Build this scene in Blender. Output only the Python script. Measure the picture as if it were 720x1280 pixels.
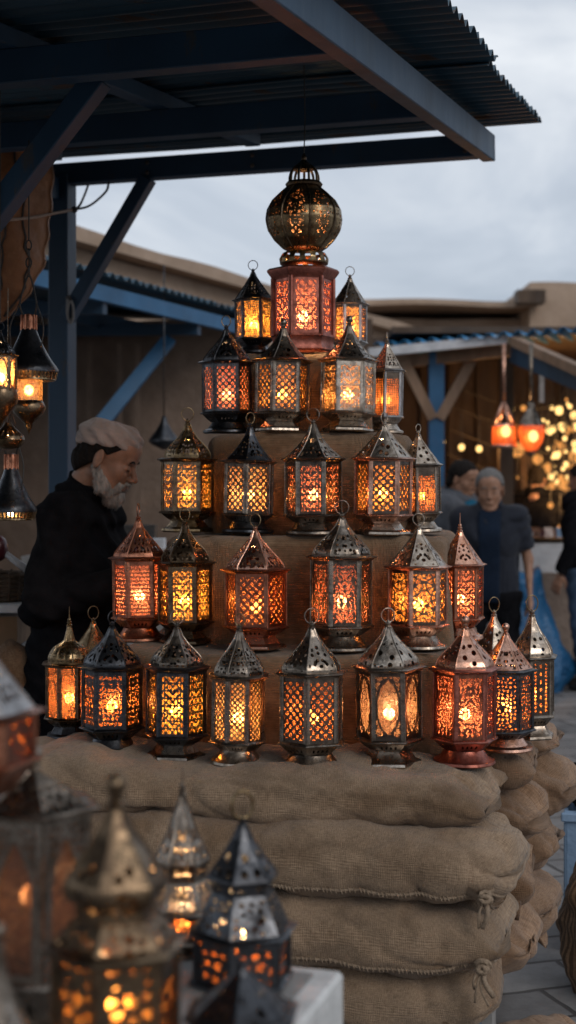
import bpy, math, random
import numpy as np
from mathutils import Vector, Matrix, noise as mn
PI=math.pi
rnd=random.Random(7)
for o in list(bpy.data.objects): bpy.data.objects.remove(o)
SC=bpy.context.scene; COL=SC.collection
F=1800.0
CAMZ=1.6
def P(px,py,d): return Vector(((px-360)/F*d, d, CAMZ-(py-600)/F*d))
def XY(px,d,z=0.0): return Vector(((px-360)/F*d, d, z))

# ------------------------------------------------------------------ objects
def tag(o,label=None,cat=None,group=None,kind=None):
    if label: o['label']=label
    if cat: o['category']=cat
    if group: o['group']=group
    if kind: o['kind']=kind
    return o
def thing(name,label,cat,loc=(0,0,0),rz=0,group=None):
    o=bpy.data.objects.new(name,None); COL.objects.link(o)
    o.empty_display_size=.05
    o.location=loc; o.rotation_euler=(0,0,rz)
    return tag(o,label,cat,group)
def copy_tree(o,parent=None):
    c=o.copy(); COL.objects.link(c); c.parent=parent
    for ch in list(o.children): copy_tree(ch,c)
    return c
def mk(name,V,Fc,mat,parent=None,smooth=False,uv=None,auto=None):
    me=bpy.data.meshes.new(name)
    me.from_pydata([tuple(v) for v in V],[],[tuple(f) for f in Fc])
    if uv is not None:
        l=me.uv_layers.new(name='UVMap')
        idx=np.zeros(len(me.loops),dtype=np.int32); me.loops.foreach_get('vertex_index',idx)
        l.data.foreach_set('uv',np.asarray(uv,dtype=np.float32)[idx].ravel())
    me.materials.append(mat)
    if smooth: me.shade_smooth()
    if auto is not None:
        me.shade_smooth()
        try: me.set_sharp_from_angle(angle=math.radians(auto))
        except Exception: pass
    o=bpy.data.objects.new(name,me); COL.objects.link(o)
    if parent is not None: o.parent=parent
    return o
class MB:
    def __init__(s): s.V=[]; s.F=[]
    def add(s,V,Fc):
        b=len(s.V); s.V+= [tuple(v) for v in V]; s.F+= [tuple(i+b for i in f) for f in Fc]; return s
    def box(s,c,d,M=None,bev=0.0):
        c=Vector(c); x,y,z=d[0]/2,d[1]/2,d[2]/2
        if bev<=0:
            V=[Vector((a*x,b*y,e*z)) for a in(-1,1) for b in(-1,1) for e in(-1,1)]
            Fc=[(0,1,3,2),(4,6,7,5),(0,4,5,1),(2,3,7,6),(0,2,6,4),(1,5,7,3)]
        else:
            V=[];ix={}
            for a in(-1,1):
                for b in(-1,1):
                    for e in(-1,1):
                        for k in range(3):
                            v=[a*(x-bev),b*(y-bev),e*(z-bev)]
                            v[k]+= (a,b,e)[k]*bev
                            ix[(a,b,e,k)]=len(V);V.append(Vector(v))
            Fc=[]
            for k in range(3):
                for sg in(-1,1):
                    o=[j for j in range(3) if j!=k]
                    q=[]
                    for (p,r) in((-1,-1),(1,-1),(1,1),(-1,1)):
                        t=[0,0,0];t[k]=sg;t[o[0]]=p;t[o[1]]=r
                        q.append(ix[(t[0],t[1],t[2],k)])
                    if (sg==1)==(k==1): q=q[::-1]
                    Fc.append(q)
            for k in range(3):
                o=[j for j in range(3) if j!=k]
                for p in(-1,1):
                    for r in(-1,1):
                        def g(s_,kk):
                            t=[0,0,0];t[k]=s_;t[o[0]]=p;t[o[1]]=r
                            return ix[(t[0],t[1],t[2],kk)]
                        Fc.append((g(-1,o[0]),g(1,o[0]),g(1,o[1]),g(-1,o[1])))
            for a in(-1,1):
                for b in(-1,1):
                    for e in(-1,1): Fc.append([ix[(a,b,e,k)] for k in range(3)])
        if M is not None: V=[M@v for v in V]
        return s.add([v+c for v in V],Fc)
    def bar(s,a,b,w,h,up=(0,0,1),bev=0.0):
        a=Vector(a);b=Vector(b);y=(b-a);L=y.length;y.normalize()
        up=Vector(up);x=y.cross(up)
        if x.length<1e-4: x=y.cross(Vector((1,0,0)))
        x.normalize();z=x.cross(y)
        M=Matrix((x,y,z)).transposed()
        return s.box((a+b)/2,(w,L,h),M,bev)
    def tube(s,pts,r,n=8,closed=False,cap=True):
        pts=[Vector(p) for p in pts];m=len(pts)
        rs=r if hasattr(r,'__len__') else [r]*m
        prev=None;V=[];Fc=[]
        for i in range(m):
            if closed: t=pts[(i+1)%m]-pts[i-1]
            else: t=pts[min(i+1,m-1)]-pts[max(i-1,0)]
            if t.length<1e-9: t=Vector((0,0,1))
            t.normalize()
            if prev is None:
                x=t.cross(Vector((0,0,1)))
                if x.length<.05: x=t.cross(Vector((1,0,0)))
            else: x=prev-t*prev.dot(t)
            if x.length<1e-6: x=t.orthogonal()
            x.normalize();prev=x;y=t.cross(x)
            for k in range(n):
                a=2*PI*k/n;V.append(pts[i]+(x*math.cos(a)+y*math.sin(a))*rs[i])
        for i in range(m if closed else m-1):
            j=(i+1)%m
            for k in range(n):
                l=(k+1)%n;Fc.append((i*n+k,i*n+l,j*n+l,j*n+k))
        if cap and not closed:
            Fc.append(tuple(range(n))[::-1]);Fc.append(tuple((m-1)*n+k for k in range(n)))
        return s.add(V,Fc)
    def lathe(s,prof,n=24,a0=0.0,c=(0,0,0),cap=True):
        V=[];Fc=[];m=len(prof)
        for r,z in prof:
            for k in range(n):
                a=a0+2*PI*k/n;V.append((c[0]+r*math.cos(a),c[1]+r*math.sin(a),c[2]+z))
        for i in range(m-1):
            for k in range(n):
                l=(k+1)%n;Fc.append((i*n+k,i*n+l,(i+1)*n+l,(i+1)*n+k))
        if cap:
            if prof[0][0]>1e-5:Fc.append(tuple(range(n))[::-1])
            if prof[-1][0]>1e-5:Fc.append(tuple((m-1)*n+k for k in range(n)))
        return s.add(V,Fc)
    def sphere(s,c,r,n=12,m=8,sc=(1,1,1)):
        pr=[]
        V=[];Fc=[]
        for i in range(m+1):
            t=-PI/2+PI*i/m
            for k in range(n):
                a=2*PI*k/n
                V.append((c[0]+r*sc[0]*math.cos(t)*math.cos(a),c[1]+r*sc[1]*math.cos(t)*math.sin(a),c[2]+r*sc[2]*math.sin(t)))
        for i in range(m):
            for k in range(n):
                l=(k+1)%n;Fc.append((i*n+k,i*n+l,(i+1)*n+l,(i+1)*n+k))
        return s.add(V,Fc)
    def build(s,name,mat,parent=None,smooth=False,auto=None): return mk(name,s.V,s.F,mat,parent,smooth,None,auto)

def interp(pts,t):
    for i in range(len(pts)-1):
        if t<=pts[i+1][0]:
            a,b=pts[i],pts[i+1];k=(t-a[0])/max(1e-9,b[0]-a[0]);return a[1]+(b[1]-a[1])*k
    return pts[-1][1]
def spl(pts,n):
    """catmull-rom through points"""
    pts=[Vector(p) for p in pts];out=[]
    Q=[pts[0]*2-pts[1]]+pts+[pts[-1]*2-pts[-2]]
    for i in range(1,len(Q)-2):
        for k in range(n):
            t=k/n;p0,p1,p2,p3=Q[i-1:i+3]
            out.append(.5*((2*p1)+(p2-p0)*t+(2*p0-5*p1+4*p2-p3)*t*t+(3*p1-p0-3*p2+p3)*t*t*t))
    out.append(pts[-1]);return out

# ------------------------------------------------------------------ materials
def newmat(name):
    m=bpy.data.materials.new(name);m.use_nodes=True
    nt=m.node_tree;nt.nodes.clear();return m,nt
def N(nt,t,**k):
    n=nt.nodes.new(t)
    for a,v in k.items(): setattr(n,a,v)
    return n
def noise_tex(nt,scale,detail=4,rough=.6,vec=None,dist=0):
    n=N(nt,'ShaderNodeTexNoise');n.inputs['Scale'].default_value=scale;n.inputs['Detail'].default_value=detail
    n.inputs['Roughness'].default_value=rough;n.inputs['Distortion'].default_value=dist
    if vec is not None: nt.links.new(vec,n.inputs['Vector'])
    return n
def ramp(nt,fac,stops):
    r=N(nt,'ShaderNodeValToRGB');e=r.color_ramp.elements
    while len(e)<len(stops): e.new(.5)
    for i,(p,c) in enumerate(stops):
        e[i].position=p;e[i].color=(*c,1) if len(c)==3 else c
    nt.links.new(fac,r.inputs[0]);return r
def g3(v): return (v,v,v)
def coords(nt,scale=(1,1,1),kind='Object',rand=True):
    tc=N(nt,'ShaderNodeTexCoord');mp=N(nt,'ShaderNodeMapping')
    nt.links.new(tc.outputs[kind],mp.inputs['Vector']);mp.inputs['Scale'].default_value=scale
    if rand:
        oi=N(nt,'ShaderNodeObjectInfo');m=N(nt,'ShaderNodeMath',operation='MULTIPLY');m.inputs[1].default_value=37.0
        nt.links.new(oi.outputs['Random'],m.inputs[0]);cb=N(nt,'ShaderNodeCombineXYZ')
        for i in range(3): nt.links.new(m.outputs[0],cb.inputs[i])
        nt.links.new(cb.outputs[0],mp.inputs['Location'])
    return mp.outputs[0]
def bump(nt,h,strength,dist,prev=None):
    b=N(nt,'ShaderNodeBump');b.inputs['Strength'].default_value=strength;b.inputs['Distance'].default_value=dist
    nt.links.new(h,b.inputs['Height'])
    if prev is not None: nt.links.new(prev,b.inputs['Normal'])
    return b.outputs[0]
def simple(name,c1,c2,scale=8,rough=(.6,.9),metal=0,bmp=.3,bd=.01,detail=5,spec=.5,rand=True,sheen=0,vscale=(1,1,1),fine=None):
    m,nt=newmat(name);v=coords(nt,vscale,rand=rand)
    p=N(nt,'ShaderNodeBsdfPrincipled');o=N(nt,'ShaderNodeOutputMaterial');nt.links.new(p.outputs[0],o.inputs[0])
    n=noise_tex(nt,scale,detail,.65,v)
    r=ramp(nt,n.outputs[0],[(.3,c1),(.7,c2)]);nt.links.new(r.outputs[0],p.inputs['Base Color'])
    n2=noise_tex(nt,scale*2.7,3,.6,v)
    rr=N(nt,'ShaderNodeMapRange');rr.inputs[1].default_value=.3;rr.inputs[2].default_value=.7
    rr.inputs[3].default_value=rough[0];rr.inputs[4].default_value=rough[1]
    nt.links.new(n2.outputs[0],rr.inputs[0]);nt.links.new(rr.outputs[0],p.inputs['Roughness'])
    p.inputs['Metallic'].default_value=metal
    p.inputs['Specular IOR Level'].default_value=spec
    if sheen: p.inputs['Sheen Weight'].default_value=sheen
    nb=bump(nt,n2.outputs[0],bmp,bd)
    if fine:
        n3=noise_tex(nt,fine[0],2,.5,v);nb=bump(nt,n3.outputs[0],fine[1],fine[2],nb)
    nt.links.new(nb,p.inputs['Normal'])
    return m
def metal_mat(name,base,dark,r0=.22,r1=.5,tarn=.5,hammer=.35):
    m,nt=newmat(name);v=coords(nt)
    p=N(nt,'ShaderNodeBsdfPrincipled');o=N(nt,'ShaderNodeOutputMaterial');nt.links.new(p.outputs[0],o.inputs[0])
    n=noise_tex(nt,28,6,.7,v)
    r=ramp(nt,n.outputs[0],[(tarn-.16,dark),(tarn+.12,base)])
    n1=noise_tex(nt,190,3,.7,v)
    mx=N(nt,'ShaderNodeMix',data_type='RGBA',blend_type='MULTIPLY')
    r1_=ramp(nt,n1.outputs[0],[(.32,g3(.45)),(.5,g3(1))])
    mx.inputs[0].default_value=.6
    nt.links.new(r.outputs[0],mx.inputs[6]);nt.links.new(r1_.outputs[0],mx.inputs[7])
    nt.links.new(mx.outputs[2],p.inputs['Base Color'])
    p.inputs['Metallic'].default_value=1
    rr=N(nt,'ShaderNodeMapRange');rr.inputs[1].default_value=.35;rr.inputs[2].default_value=.65
    rr.inputs[3].default_value=r1;rr.inputs[4].default_value=r0
    nt.links.new(n.outputs[0],rr.inputs[0]);nt.links.new(rr.outputs[0],p.inputs['Roughness'])
    vo=N(nt,'ShaderNodeTexVoronoi');vo.inputs['Scale'].default_value=75;nt.links.new(v,vo.inputs['Vector'])
    b=bump(nt,vo.outputs['Distance'],hammer,.0012)
    b=bump(nt,n1.outputs[0],.3,.0008,b)
    nt.links.new(b,p.inputs['Normal']);return m
M={}
M['copper']=metal_mat('copper_metal',(.50,.21,.125),(.15,.058,.036))
M['copper_red']=metal_mat('red_copper_metal',(.46,.165,.12),(.17,.055,.04),.28,.5)
M['rose']=metal_mat('rose_copper_metal',(.72,.42,.31),(.33,.16,.10),.2,.42)
M['silver']=metal_mat('silver_metal',(.58,.49,.40),(.19,.145,.11),.18,.42,.52)
M['pewter']=metal_mat('pewter_metal',(.34,.285,.235),(.10,.08,.062),.2,.45,.52)
M['brass']=metal_mat('brass_metal',(.36,.255,.14),(.10,.068,.038),.2,.42)
M['bronze']=metal_mat('bronze_metal',(.24,.165,.10),(.06,.042,.03),.2,.45)
M['black']=metal_mat('blackened_metal',(.10,.105,.115),(.03,.03,.033),.25,.5)
M['backlit_pewter']=metal_mat('backlit_dark_pewter_metal',(.13,.10,.08),(.045,.036,.03),.28,.5)  # pewter copy for lattice panels, backlit silhouette put into the colour
M['backlit_copper']=metal_mat('backlit_dark_copper_metal',(.30,.115,.07),(.10,.04,.026),.28,.5)  # copper copy for lattice panels, likewise darkened as if seen against the glow
M['grey']=metal_mat('grey_tin_metal',(.50,.48,.47),(.22,.21,.21),.25,.5)
def glass_mat(name,c,tr=.35,rough=.25):
    m,nt=newmat(name);v=coords(nt)
    o=N(nt,'ShaderNodeOutputMaterial')
    n=noise_tex(nt,60,4,.7,v,1.5)
    d=tuple(x*.26 for x in c)
    r=ramp(nt,n.outputs[0],[(.36,(d[0]*1.1,d[1]*.75,d[2]*.6)),(.68,(c[0]*.62,c[1]*.62,c[2]*.62))])
    t=N(nt,'ShaderNodeBsdfTranslucent');nt.links.new(r.outputs[0],t.inputs[0])
    tp=N(nt,'ShaderNodeBsdfTransparent');tp.inputs[0].default_value=(c[0],c[1]**.8,c[2]**.7,1)
    n2=noise_tex(nt,110,2,.5,v)
    f=N(nt,'ShaderNodeMapRange');f.inputs[1].default_value=.35;f.inputs[2].default_value=.65
    f.inputs[3].default_value=max(0,tr-.25);f.inputs[4].default_value=tr+.2;nt.links.new(n2.outputs[0],f.inputs[0])
    rf=N(nt,'ShaderNodeBsdfRefraction');rf.inputs['Roughness'].default_value=.48;rf.inputs['IOR'].default_value=1.12;nt.links.new(r.outputs[0],rf.inputs[0])
    mr=N(nt,'ShaderNodeMixShader');mr.inputs[0].default_value=.30;nt.links.new(t.outputs[0],mr.inputs[1]);nt.links.new(rf.outputs[0],mr.inputs[2])
    mx=N(nt,'ShaderNodeMixShader');nt.links.new(f.outputs[0],mx.inputs[0]);nt.links.new(mr.outputs[0],mx.inputs[1]);nt.links.new(tp.outputs[0],mx.inputs[2])
    g=N(nt,'ShaderNodeBsdfGlossy');g.inputs['Roughness'].default_value=rough;g.inputs[0].default_value=(.9,.9,.9,1)
    vo=N(nt,'ShaderNodeTexVoronoi');vo.inputs['Scale'].default_value=110;nt.links.new(v,vo.inputs['Vector'])
    b=bump(nt,vo.outputs['Distance'],.5,.001);nt.links.new(b,g.inputs['Normal']);nt.links.new(b,t.inputs['Normal'])
    m2=N(nt,'ShaderNodeMixShader');m2.inputs[0].default_value=.07
    nt.links.new(mx.outputs[0],m2.inputs[1]);nt.links.new(g.outputs[0],m2.inputs[2])
    nt.links.new(m2.outputs[0],o.inputs[0]);return m
G={'amber':glass_mat('amber_glass',(1,.46,.105)),'orange':glass_mat('orange_glass',(1,.34,.085)),
   'pink':glass_mat('pink_glass',(1,.34,.18)),'honey':glass_mat('honey_glass',(1,.56,.22)),
   'yellow':glass_mat('yellow_glass',(1,.50,.09),.28),'smoke':glass_mat('smoky_glass',(.62,.36,.22),.3)}
def emit(name,c,s):
    m,nt=newmat(name);e=N(nt,'ShaderNodeEmission');e.inputs[0].default_value=(*c,1);e.inputs[1].default_value=s
    o=N(nt,'ShaderNodeOutputMaterial');nt.links.new(e.outputs[0],o.inputs[0]);return m
M['bulb']=emit('glowing_bulb',(1,.62,.25),22)
M['bulb_far']=emit('glowing_far_bulb',(1,.60,.20),2.4)
M['bulb_dim']=emit('glowing_dim_bulb',(1,.40,.10),.9)
M['lampshade_far']=emit('glowing_lamp_glass',(1,.26,.06),1.1)

def burlap(name,c1=(.165,.098,.060),c2=(.375,.248,.162),uvscale=1.0,stripe=0):
    """UVs are in metres"""
    m,nt=newmat(name)
    tc=N(nt,'ShaderNodeTexCoord')
    p=N(nt,'ShaderNodeBsdfPrincipled');o=N(nt,'ShaderNodeOutputMaterial');nt.links.new(p.outputs[0],o.inputs[0])
    def st(sx,sy,sc,det=3):
        mp=N(nt,'ShaderNodeMapping');mp.inputs['Scale'].default_value=(sx*uvscale,sy*uvscale,1)
        nt.links.new(tc.outputs['UV'],mp.inputs['Vector']);return noise_tex(nt,sc,det,.6,mp.outputs[0])
    a=st(1,10,48);b=st(10,1,48)
    mul=N(nt,'ShaderNodeMath',operation='ADD');nt.links.new(a.outputs[0],mul.inputs[0]);nt.links.new(b.outputs[0],mul.inputs[1])
    ov=coords(nt);big=noise_tex(nt,4.5,5,.6,ov)
    hf=N(nt,'ShaderNodeMath',operation='MULTIPLY');hf.inputs[1].default_value=.5;nt.links.new(mul.outputs[0],hf.inputs[0])
    r=ramp(nt,hf.outputs[0],[(.34,c1),(.62,c2)])
    rb0=ramp(nt,big.outputs[0],[(.28,(.60,.55,.50)),(.5,(.95,.92,.88)),(.72,(1.12,1.08,1.04))])
    st2=noise_tex(nt,1.7,6,.62,ov,1.0);rs_=ramp(nt,st2.outputs[0],[(.40,(.62,.55,.48)),(.50,g3(1))])
    rb=N(nt,'ShaderNodeMix',data_type='RGBA',blend_type='MULTIPLY');rb.inputs[0].default_value=.8
    nt.links.new(rb0.outputs[0],rb.inputs[6]);nt.links.new(rs_.outputs[0],rb.inputs[7])
    mx=N(nt,'ShaderNodeMix',data_type='RGBA',blend_type='MULTIPLY');mx.inputs[0].default_value=1
    nt.links.new(r.outputs[0],mx.inputs[6]);nt.links.new(rb.outputs[2],mx.inputs[7])
    last=mx.outputs[2]
    if stripe:
        mp=N(nt,'ShaderNodeMapping');nt.links.new(tc.outputs['UV'],mp.inputs['Vector'])
        w=N(nt,'ShaderNodeTexWave');w.inputs['Scale'].default_value=stripe;nt.links.new(mp.outputs[0],w.inputs['Vector'])
        rs=ramp(nt,w.outputs[0],[(.45,g3(.45)),(.6,g3(1.1))])
        m3=N(nt,'ShaderNodeMix',data_type='RGBA',blend_type='MULTIPLY');m3.inputs[0].default_value=1
        nt.links.new(last,m3.inputs[6]);nt.links.new(rs.outputs[0],m3.inputs[7]);last=m3.outputs[2]
    nt.links.new(last,p.inputs['Base Color'])
    p.inputs['Roughness'].default_value=.95;p.inputs['Specular IOR Level'].default_value=.15
    p.inputs['Sheen Weight'].default_value=.15
    # woven threads
    w1=N(nt,'ShaderNodeTexWave',bands_direction='X');w2=N(nt,'ShaderNodeTexWave',bands_direction='Y')
    for w in(w1,w2):
        w.inputs['Scale'].default_value=62*uvscale;w.inputs['Distortion'].default_value=1.2;w.inputs['Detail'].default_value=1
        nt.links.new(tc.outputs['UV'],w.inputs['Vector'])
    ad=N(nt,'ShaderNodeMath',operation='ADD');nt.links.new(w1.outputs[1],ad.inputs[0]);nt.links.new(w2.outputs[1],ad.inputs[1])
    nb=bump(nt,ad.outputs[0],.5,.0015)
    nb=bump(nt,hf.outputs[0],.7,.004,nb)
    wr=noise_tex(nt,16,4,.6,ov);nb=bump(nt,wr.outputs[0],.5,.012,nb)
    nt.links.new(nb,p.inputs['Normal']);return m
M['burlap']=burlap('burlap_cloth')
M['burlap2']=burlap('faded_burlap_cloth',(.18,.122,.08),(.39,.285,.195))
M['burlap_dark']=burlap('brown_burlap_cloth',(.125,.078,.046),(.27,.175,.108))
M['burlap_stripe']=burlap('striped_burlap_cloth',(.16,.09,.05),(.36,.23,.14),stripe=26)
G['deep']=glass_mat('deep_orange_glass',(1,.24,.07),.1)
M['rope']=simple('jute_rope',(.16,.11,.07),(.34,.25,.17),90,bmp=.8,bd=.003)
def paint_mat(name,c,wear,amt=.62,rough=(.4,.7),scale=9,vs=(1,1,1)):
    m,nt=newmat(name);v=coords(nt,vs)
    p=N(nt,'ShaderNodeBsdfPrincipled');o=N(nt,'ShaderNodeOutputMaterial');nt.links.new(p.outputs[0],o.inputs[0])
    n=noise_tex(nt,scale,8,.75,v);r=ramp(nt,n.outputs[0],[(amt,c),(amt+.06,wear)])
    n2=noise_tex(nt,3,3,.5,v);r2=ramp(nt,n2.outputs[0],[(.3,g3(.65)),(.7,g3(1.15))])
    mx=N(nt,'ShaderNodeMix',data_type='RGBA',blend_type='MULTIPLY');mx.inputs[0].default_value=1
    nt.links.new(r.outputs[0],mx.inputs[6]);nt.links.new(r2.outputs[0],mx.inputs[7]);nt.links.new(mx.outputs[2],p.inputs['Base Color'])
    rr=N(nt,'ShaderNodeMapRange');rr.inputs[3].default_value=rough[0];rr.inputs[4].default_value=rough[1];nt.links.new(n.outputs[0],rr.inputs[0])
    nt.links.new(rr.outputs[0],p.inputs['Roughness'])
    nt.links.new(bump(nt,n.outputs[0],.4,.004),p.inputs['Normal']);return m
M['bluewood']=paint_mat('blue_painted_wood',(.014,.048,.094),(.05,.05,.055),.60,vs=(1,1,.35))
M['bluewood2']=paint_mat('bright_blue_painted_wood',(.014,.10,.22),(.16,.17,.18),.66)
M['bluetin']=paint_mat('blue_corrugated_tin',(.018,.058,.092),(.060,.034,.022),.56,(.35,.6),5,(.4,3,1))
M['bluetin2']=paint_mat('bright_blue_corrugated_tin',(.02,.20,.42),(.10,.16,.22),.66,(.35,.6),5)
M['mud']=simple('mud_plaster',(.115,.078,.056),(.215,.150,.112),3,bmp=.5,bd=.03,rand=False,fine=(40,.3,.01))
M['mud2']=simple('sand_plaster',(.30,.21,.145),(.44,.32,.235),2,bmp=.5,bd=.03,rand=False,fine=(30,.3,.01))
M['darkwood']=simple('dark_wood',(.035,.020,.012),(.085,.050,.028),6,(.5,.8),vscale=(1,1,.2))
M['wood']=simple('brown_wood',(.14,.085,.05),(.27,.17,.105),6,(.5,.8),vscale=(1,1,.2))
M['whitewash']=simple('whitewashed_wood',(.42,.42,.41),(.70,.70,.69),14,(.6,.9),bmp=.6,bd=.006)
M['greytop']=simple('grey_board',(.17,.165,.16),(.30,.29,.28),12,(.6,.9),bmp=.5,bd=.004)
M['iron']=simple('rusty_iron',(.05,.04,.035),(.13,.11,.10),30,(.4,.7),metal=.6)
M['wire']=simple('black_wire',(.02,.018,.016),(.05,.045,.04),30,(.5,.7))
M['cord']=simple('pale_cord',(.22,.15,.11),(.36,.26,.20),60,(.8,.95))
M['leather']=simple('brown_leather',(.20,.085,.035),(.40,.19,.085),5,(.45,.75),bmp=.7,bd=.02,fine=(60,.3,.004))
M['blackcloth']=simple('black_wool',(.004,.004,.005),(.010,.010,.012),20,(.9,1),bmp=.5,bd=.006,spec=.05,sheen=0,fine=(300,.4,.002))
M['navycloth']=simple('navy_cotton',(.009,.011,.017),(.020,.023,.033),12,(.85,1),bmp=.5,bd=.01,spec=.2,sheen=.1)
M['greycloth']=simple('grey_cotton',(.05,.055,.065),(.10,.105,.12),12,(.85,1),bmp=.5,bd=.01,spec=.2)
M['tealcloth']=simple('teal_cotton',(.006,.06,.11),(.012,.10,.17),12,(.85,1),bmp=.5,bd=.01,spec=.2)
M['bluecloth']=simple('blue_cotton',(.004,.009,.020),(.007,.015,.032),12,(.85,1),bmp=.5,bd=.01,spec=.2)
M['denim']=simple('denim',(.03,.055,.10),(.07,.11,.17),20,(.85,1),bmp=.3,bd=.01,spec=.2)
M['tarp']=simple('blue_tarp',(.006,.06,.15),(.010,.11,.25),4,(.4,.6),bmp=.8,bd=.05)
M['lightblue']=simple('pale_blue_cloth',(.16,.26,.40),(.26,.38,.54),8,(.8,.95),bmp=.6,bd=.01)
M['capcloth']=simple('mauve_cotton',(.27,.21,.18),(.41,.33,.29),9,(.85,1),bmp=.6,bd=.012,spec=.2,sheen=.2,fine=(250,.4,.002))
M['skin']=simple('tan_skin',(.21,.105,.062),(.34,.18,.115),22,(.42,.6),bmp=.25,bd=.004,spec=.4,fine=(180,.3,.001))
M['hairdark']=simple('dark_hair',(.006,.005,.0045),(.018,.014,.012),60,(.8,.95),bmp=.8,bd=.006,spec=.15)
M['hairgrey']=simple('grey_hair',(.07,.065,.06),(.16,.15,.145),60,(.6,.8),bmp=.8,bd=.006)
M['beard']=simple('grey_beard_hair',(.13,.115,.10),(.46,.42,.385),35,(.6,.85),bmp=.9,bd=.006,vscale=(1,1,.35))
M['shoe']=simple('black_leather',(.01,.01,.01),(.03,.03,.03),20,(.4,.6))
M['goods']=simple('mixed_trinkets',(.45,.30,.25),(.75,.66,.60),30,(.6,.9))
M['paper']=simple('white_paper',(.45,.46,.48),(.66,.67,.69),9,(.7,.9))
M['wicker']=simple('dark_wicker',(.03,.02,.013),(.10,.06,.035),50,(.5,.8),bmp=.8,bd=.004)
M['tantarp']=simple('tan_canvas',(.17,.125,.10),(.25,.195,.16),5,(.8,.95),bmp=.6,bd=.03)
M['maroon']=simple('maroon_enamel',(.05,.008,.012),(.09,.015,.02),8,(.25,.4))

# ------------------------------------------------------------------ perforated sheet (marching squares)
def perf(mb,f,us,vs,mo,mi):
    """f[i,j]>0 is metal on grid us x vs; mo/mi map (u,v) -> outer / inner point."""
    nu,nv=len(us),len(vs)
    key={};uvp=[]
    def corner(i,j):
        k=(i,j,0)
        if k not in key: key[k]=len(uvp);uvp.append((us[i],vs[j]))
        return key[k]
    def edge(i,j,d):
        k=(i,j,d)
        if k not in key:
            i2,j2=(i+1,j) if d==1 else (i,j+1)
            a,b=f[i,j],f[i2,j2];t=min(.97,max(.03,a/(a-b)))
            key[k]=len(uvp);uvp.append((us[i]+(us[i2]-us[i])*t,vs[j]+(vs[j2]-vs[j])*t))
        return key[k]
    faces=[]
    ins=f>0
    cnt=ins[:-1,:-1].astype(int)+ins[1:,:-1]+ins[1:,1:]+ins[:-1,1:]
    for i,j in zip(*np.nonzero(cnt)):
        c=[(i,j),(i+1,j),(i+1,j+1),(i,j+1)]
        e=[(i,j,1),(i+1,j,2),(i,j+1,1),(i,j,2)]
        poly=[]
        for k in range(4):
            a=ins[c[k]];b=ins[c[(k+1)%4]]
            if a: poly.append(corner(*c[k]))
            if a!=b: poly.append(edge(*e[k]))
        if len(poly)>=3: faces.append(poly)
    ec={}
    for p in faces:
        for a,b in zip(p,p[1:]+p[:1]):
            k=(min(a,b),max(a,b))
            if k in ec: ec[k]=None
            else: ec[k]=(a,b)
    n=len(uvp)
    V=[mo(u,v) for u,v in uvp]+[mi(u,v) for u,v in uvp]
    Fc=[tuple(p) for p in faces]+[tuple(x+n for x in p[::-1]) for p in faces]
    Fc+=[(e[1],e[0],e[0]+n,e[1]+n) for e in ec.values() if e]
    mb.add(V,Fc)
def vor(x,y,seed,cell):
    """F1,F2 of jittered voronoi"""
    X=x/cell;Y=y/cell
    ix=np.floor(X);iy=np.floor(Y)
    f1=np.full(x.shape,9.);f2=np.full(x.shape,9.)
    for a in(-1,0,1):
        for b in(-1,0,1):
            cx=ix+a;cy=iy+b
            h=np.sin(cx*127.1+cy*311.7+seed*17.3)*43758.5453;hx=h-np.floor(h)
            h=np.sin(cx*269.5+cy*183.3+seed*7.1)*43758.5453;hy=h-np.floor(h)
            d=np.sqrt((cx+.15+.7*hx-X)**2+(cy+.15+.7*hy-Y)**2)
            n1=np.minimum(f1,d);f2=np.minimum(np.maximum(f1,d),f2);f1=n1
    return f1*cell,f2*cell
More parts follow.
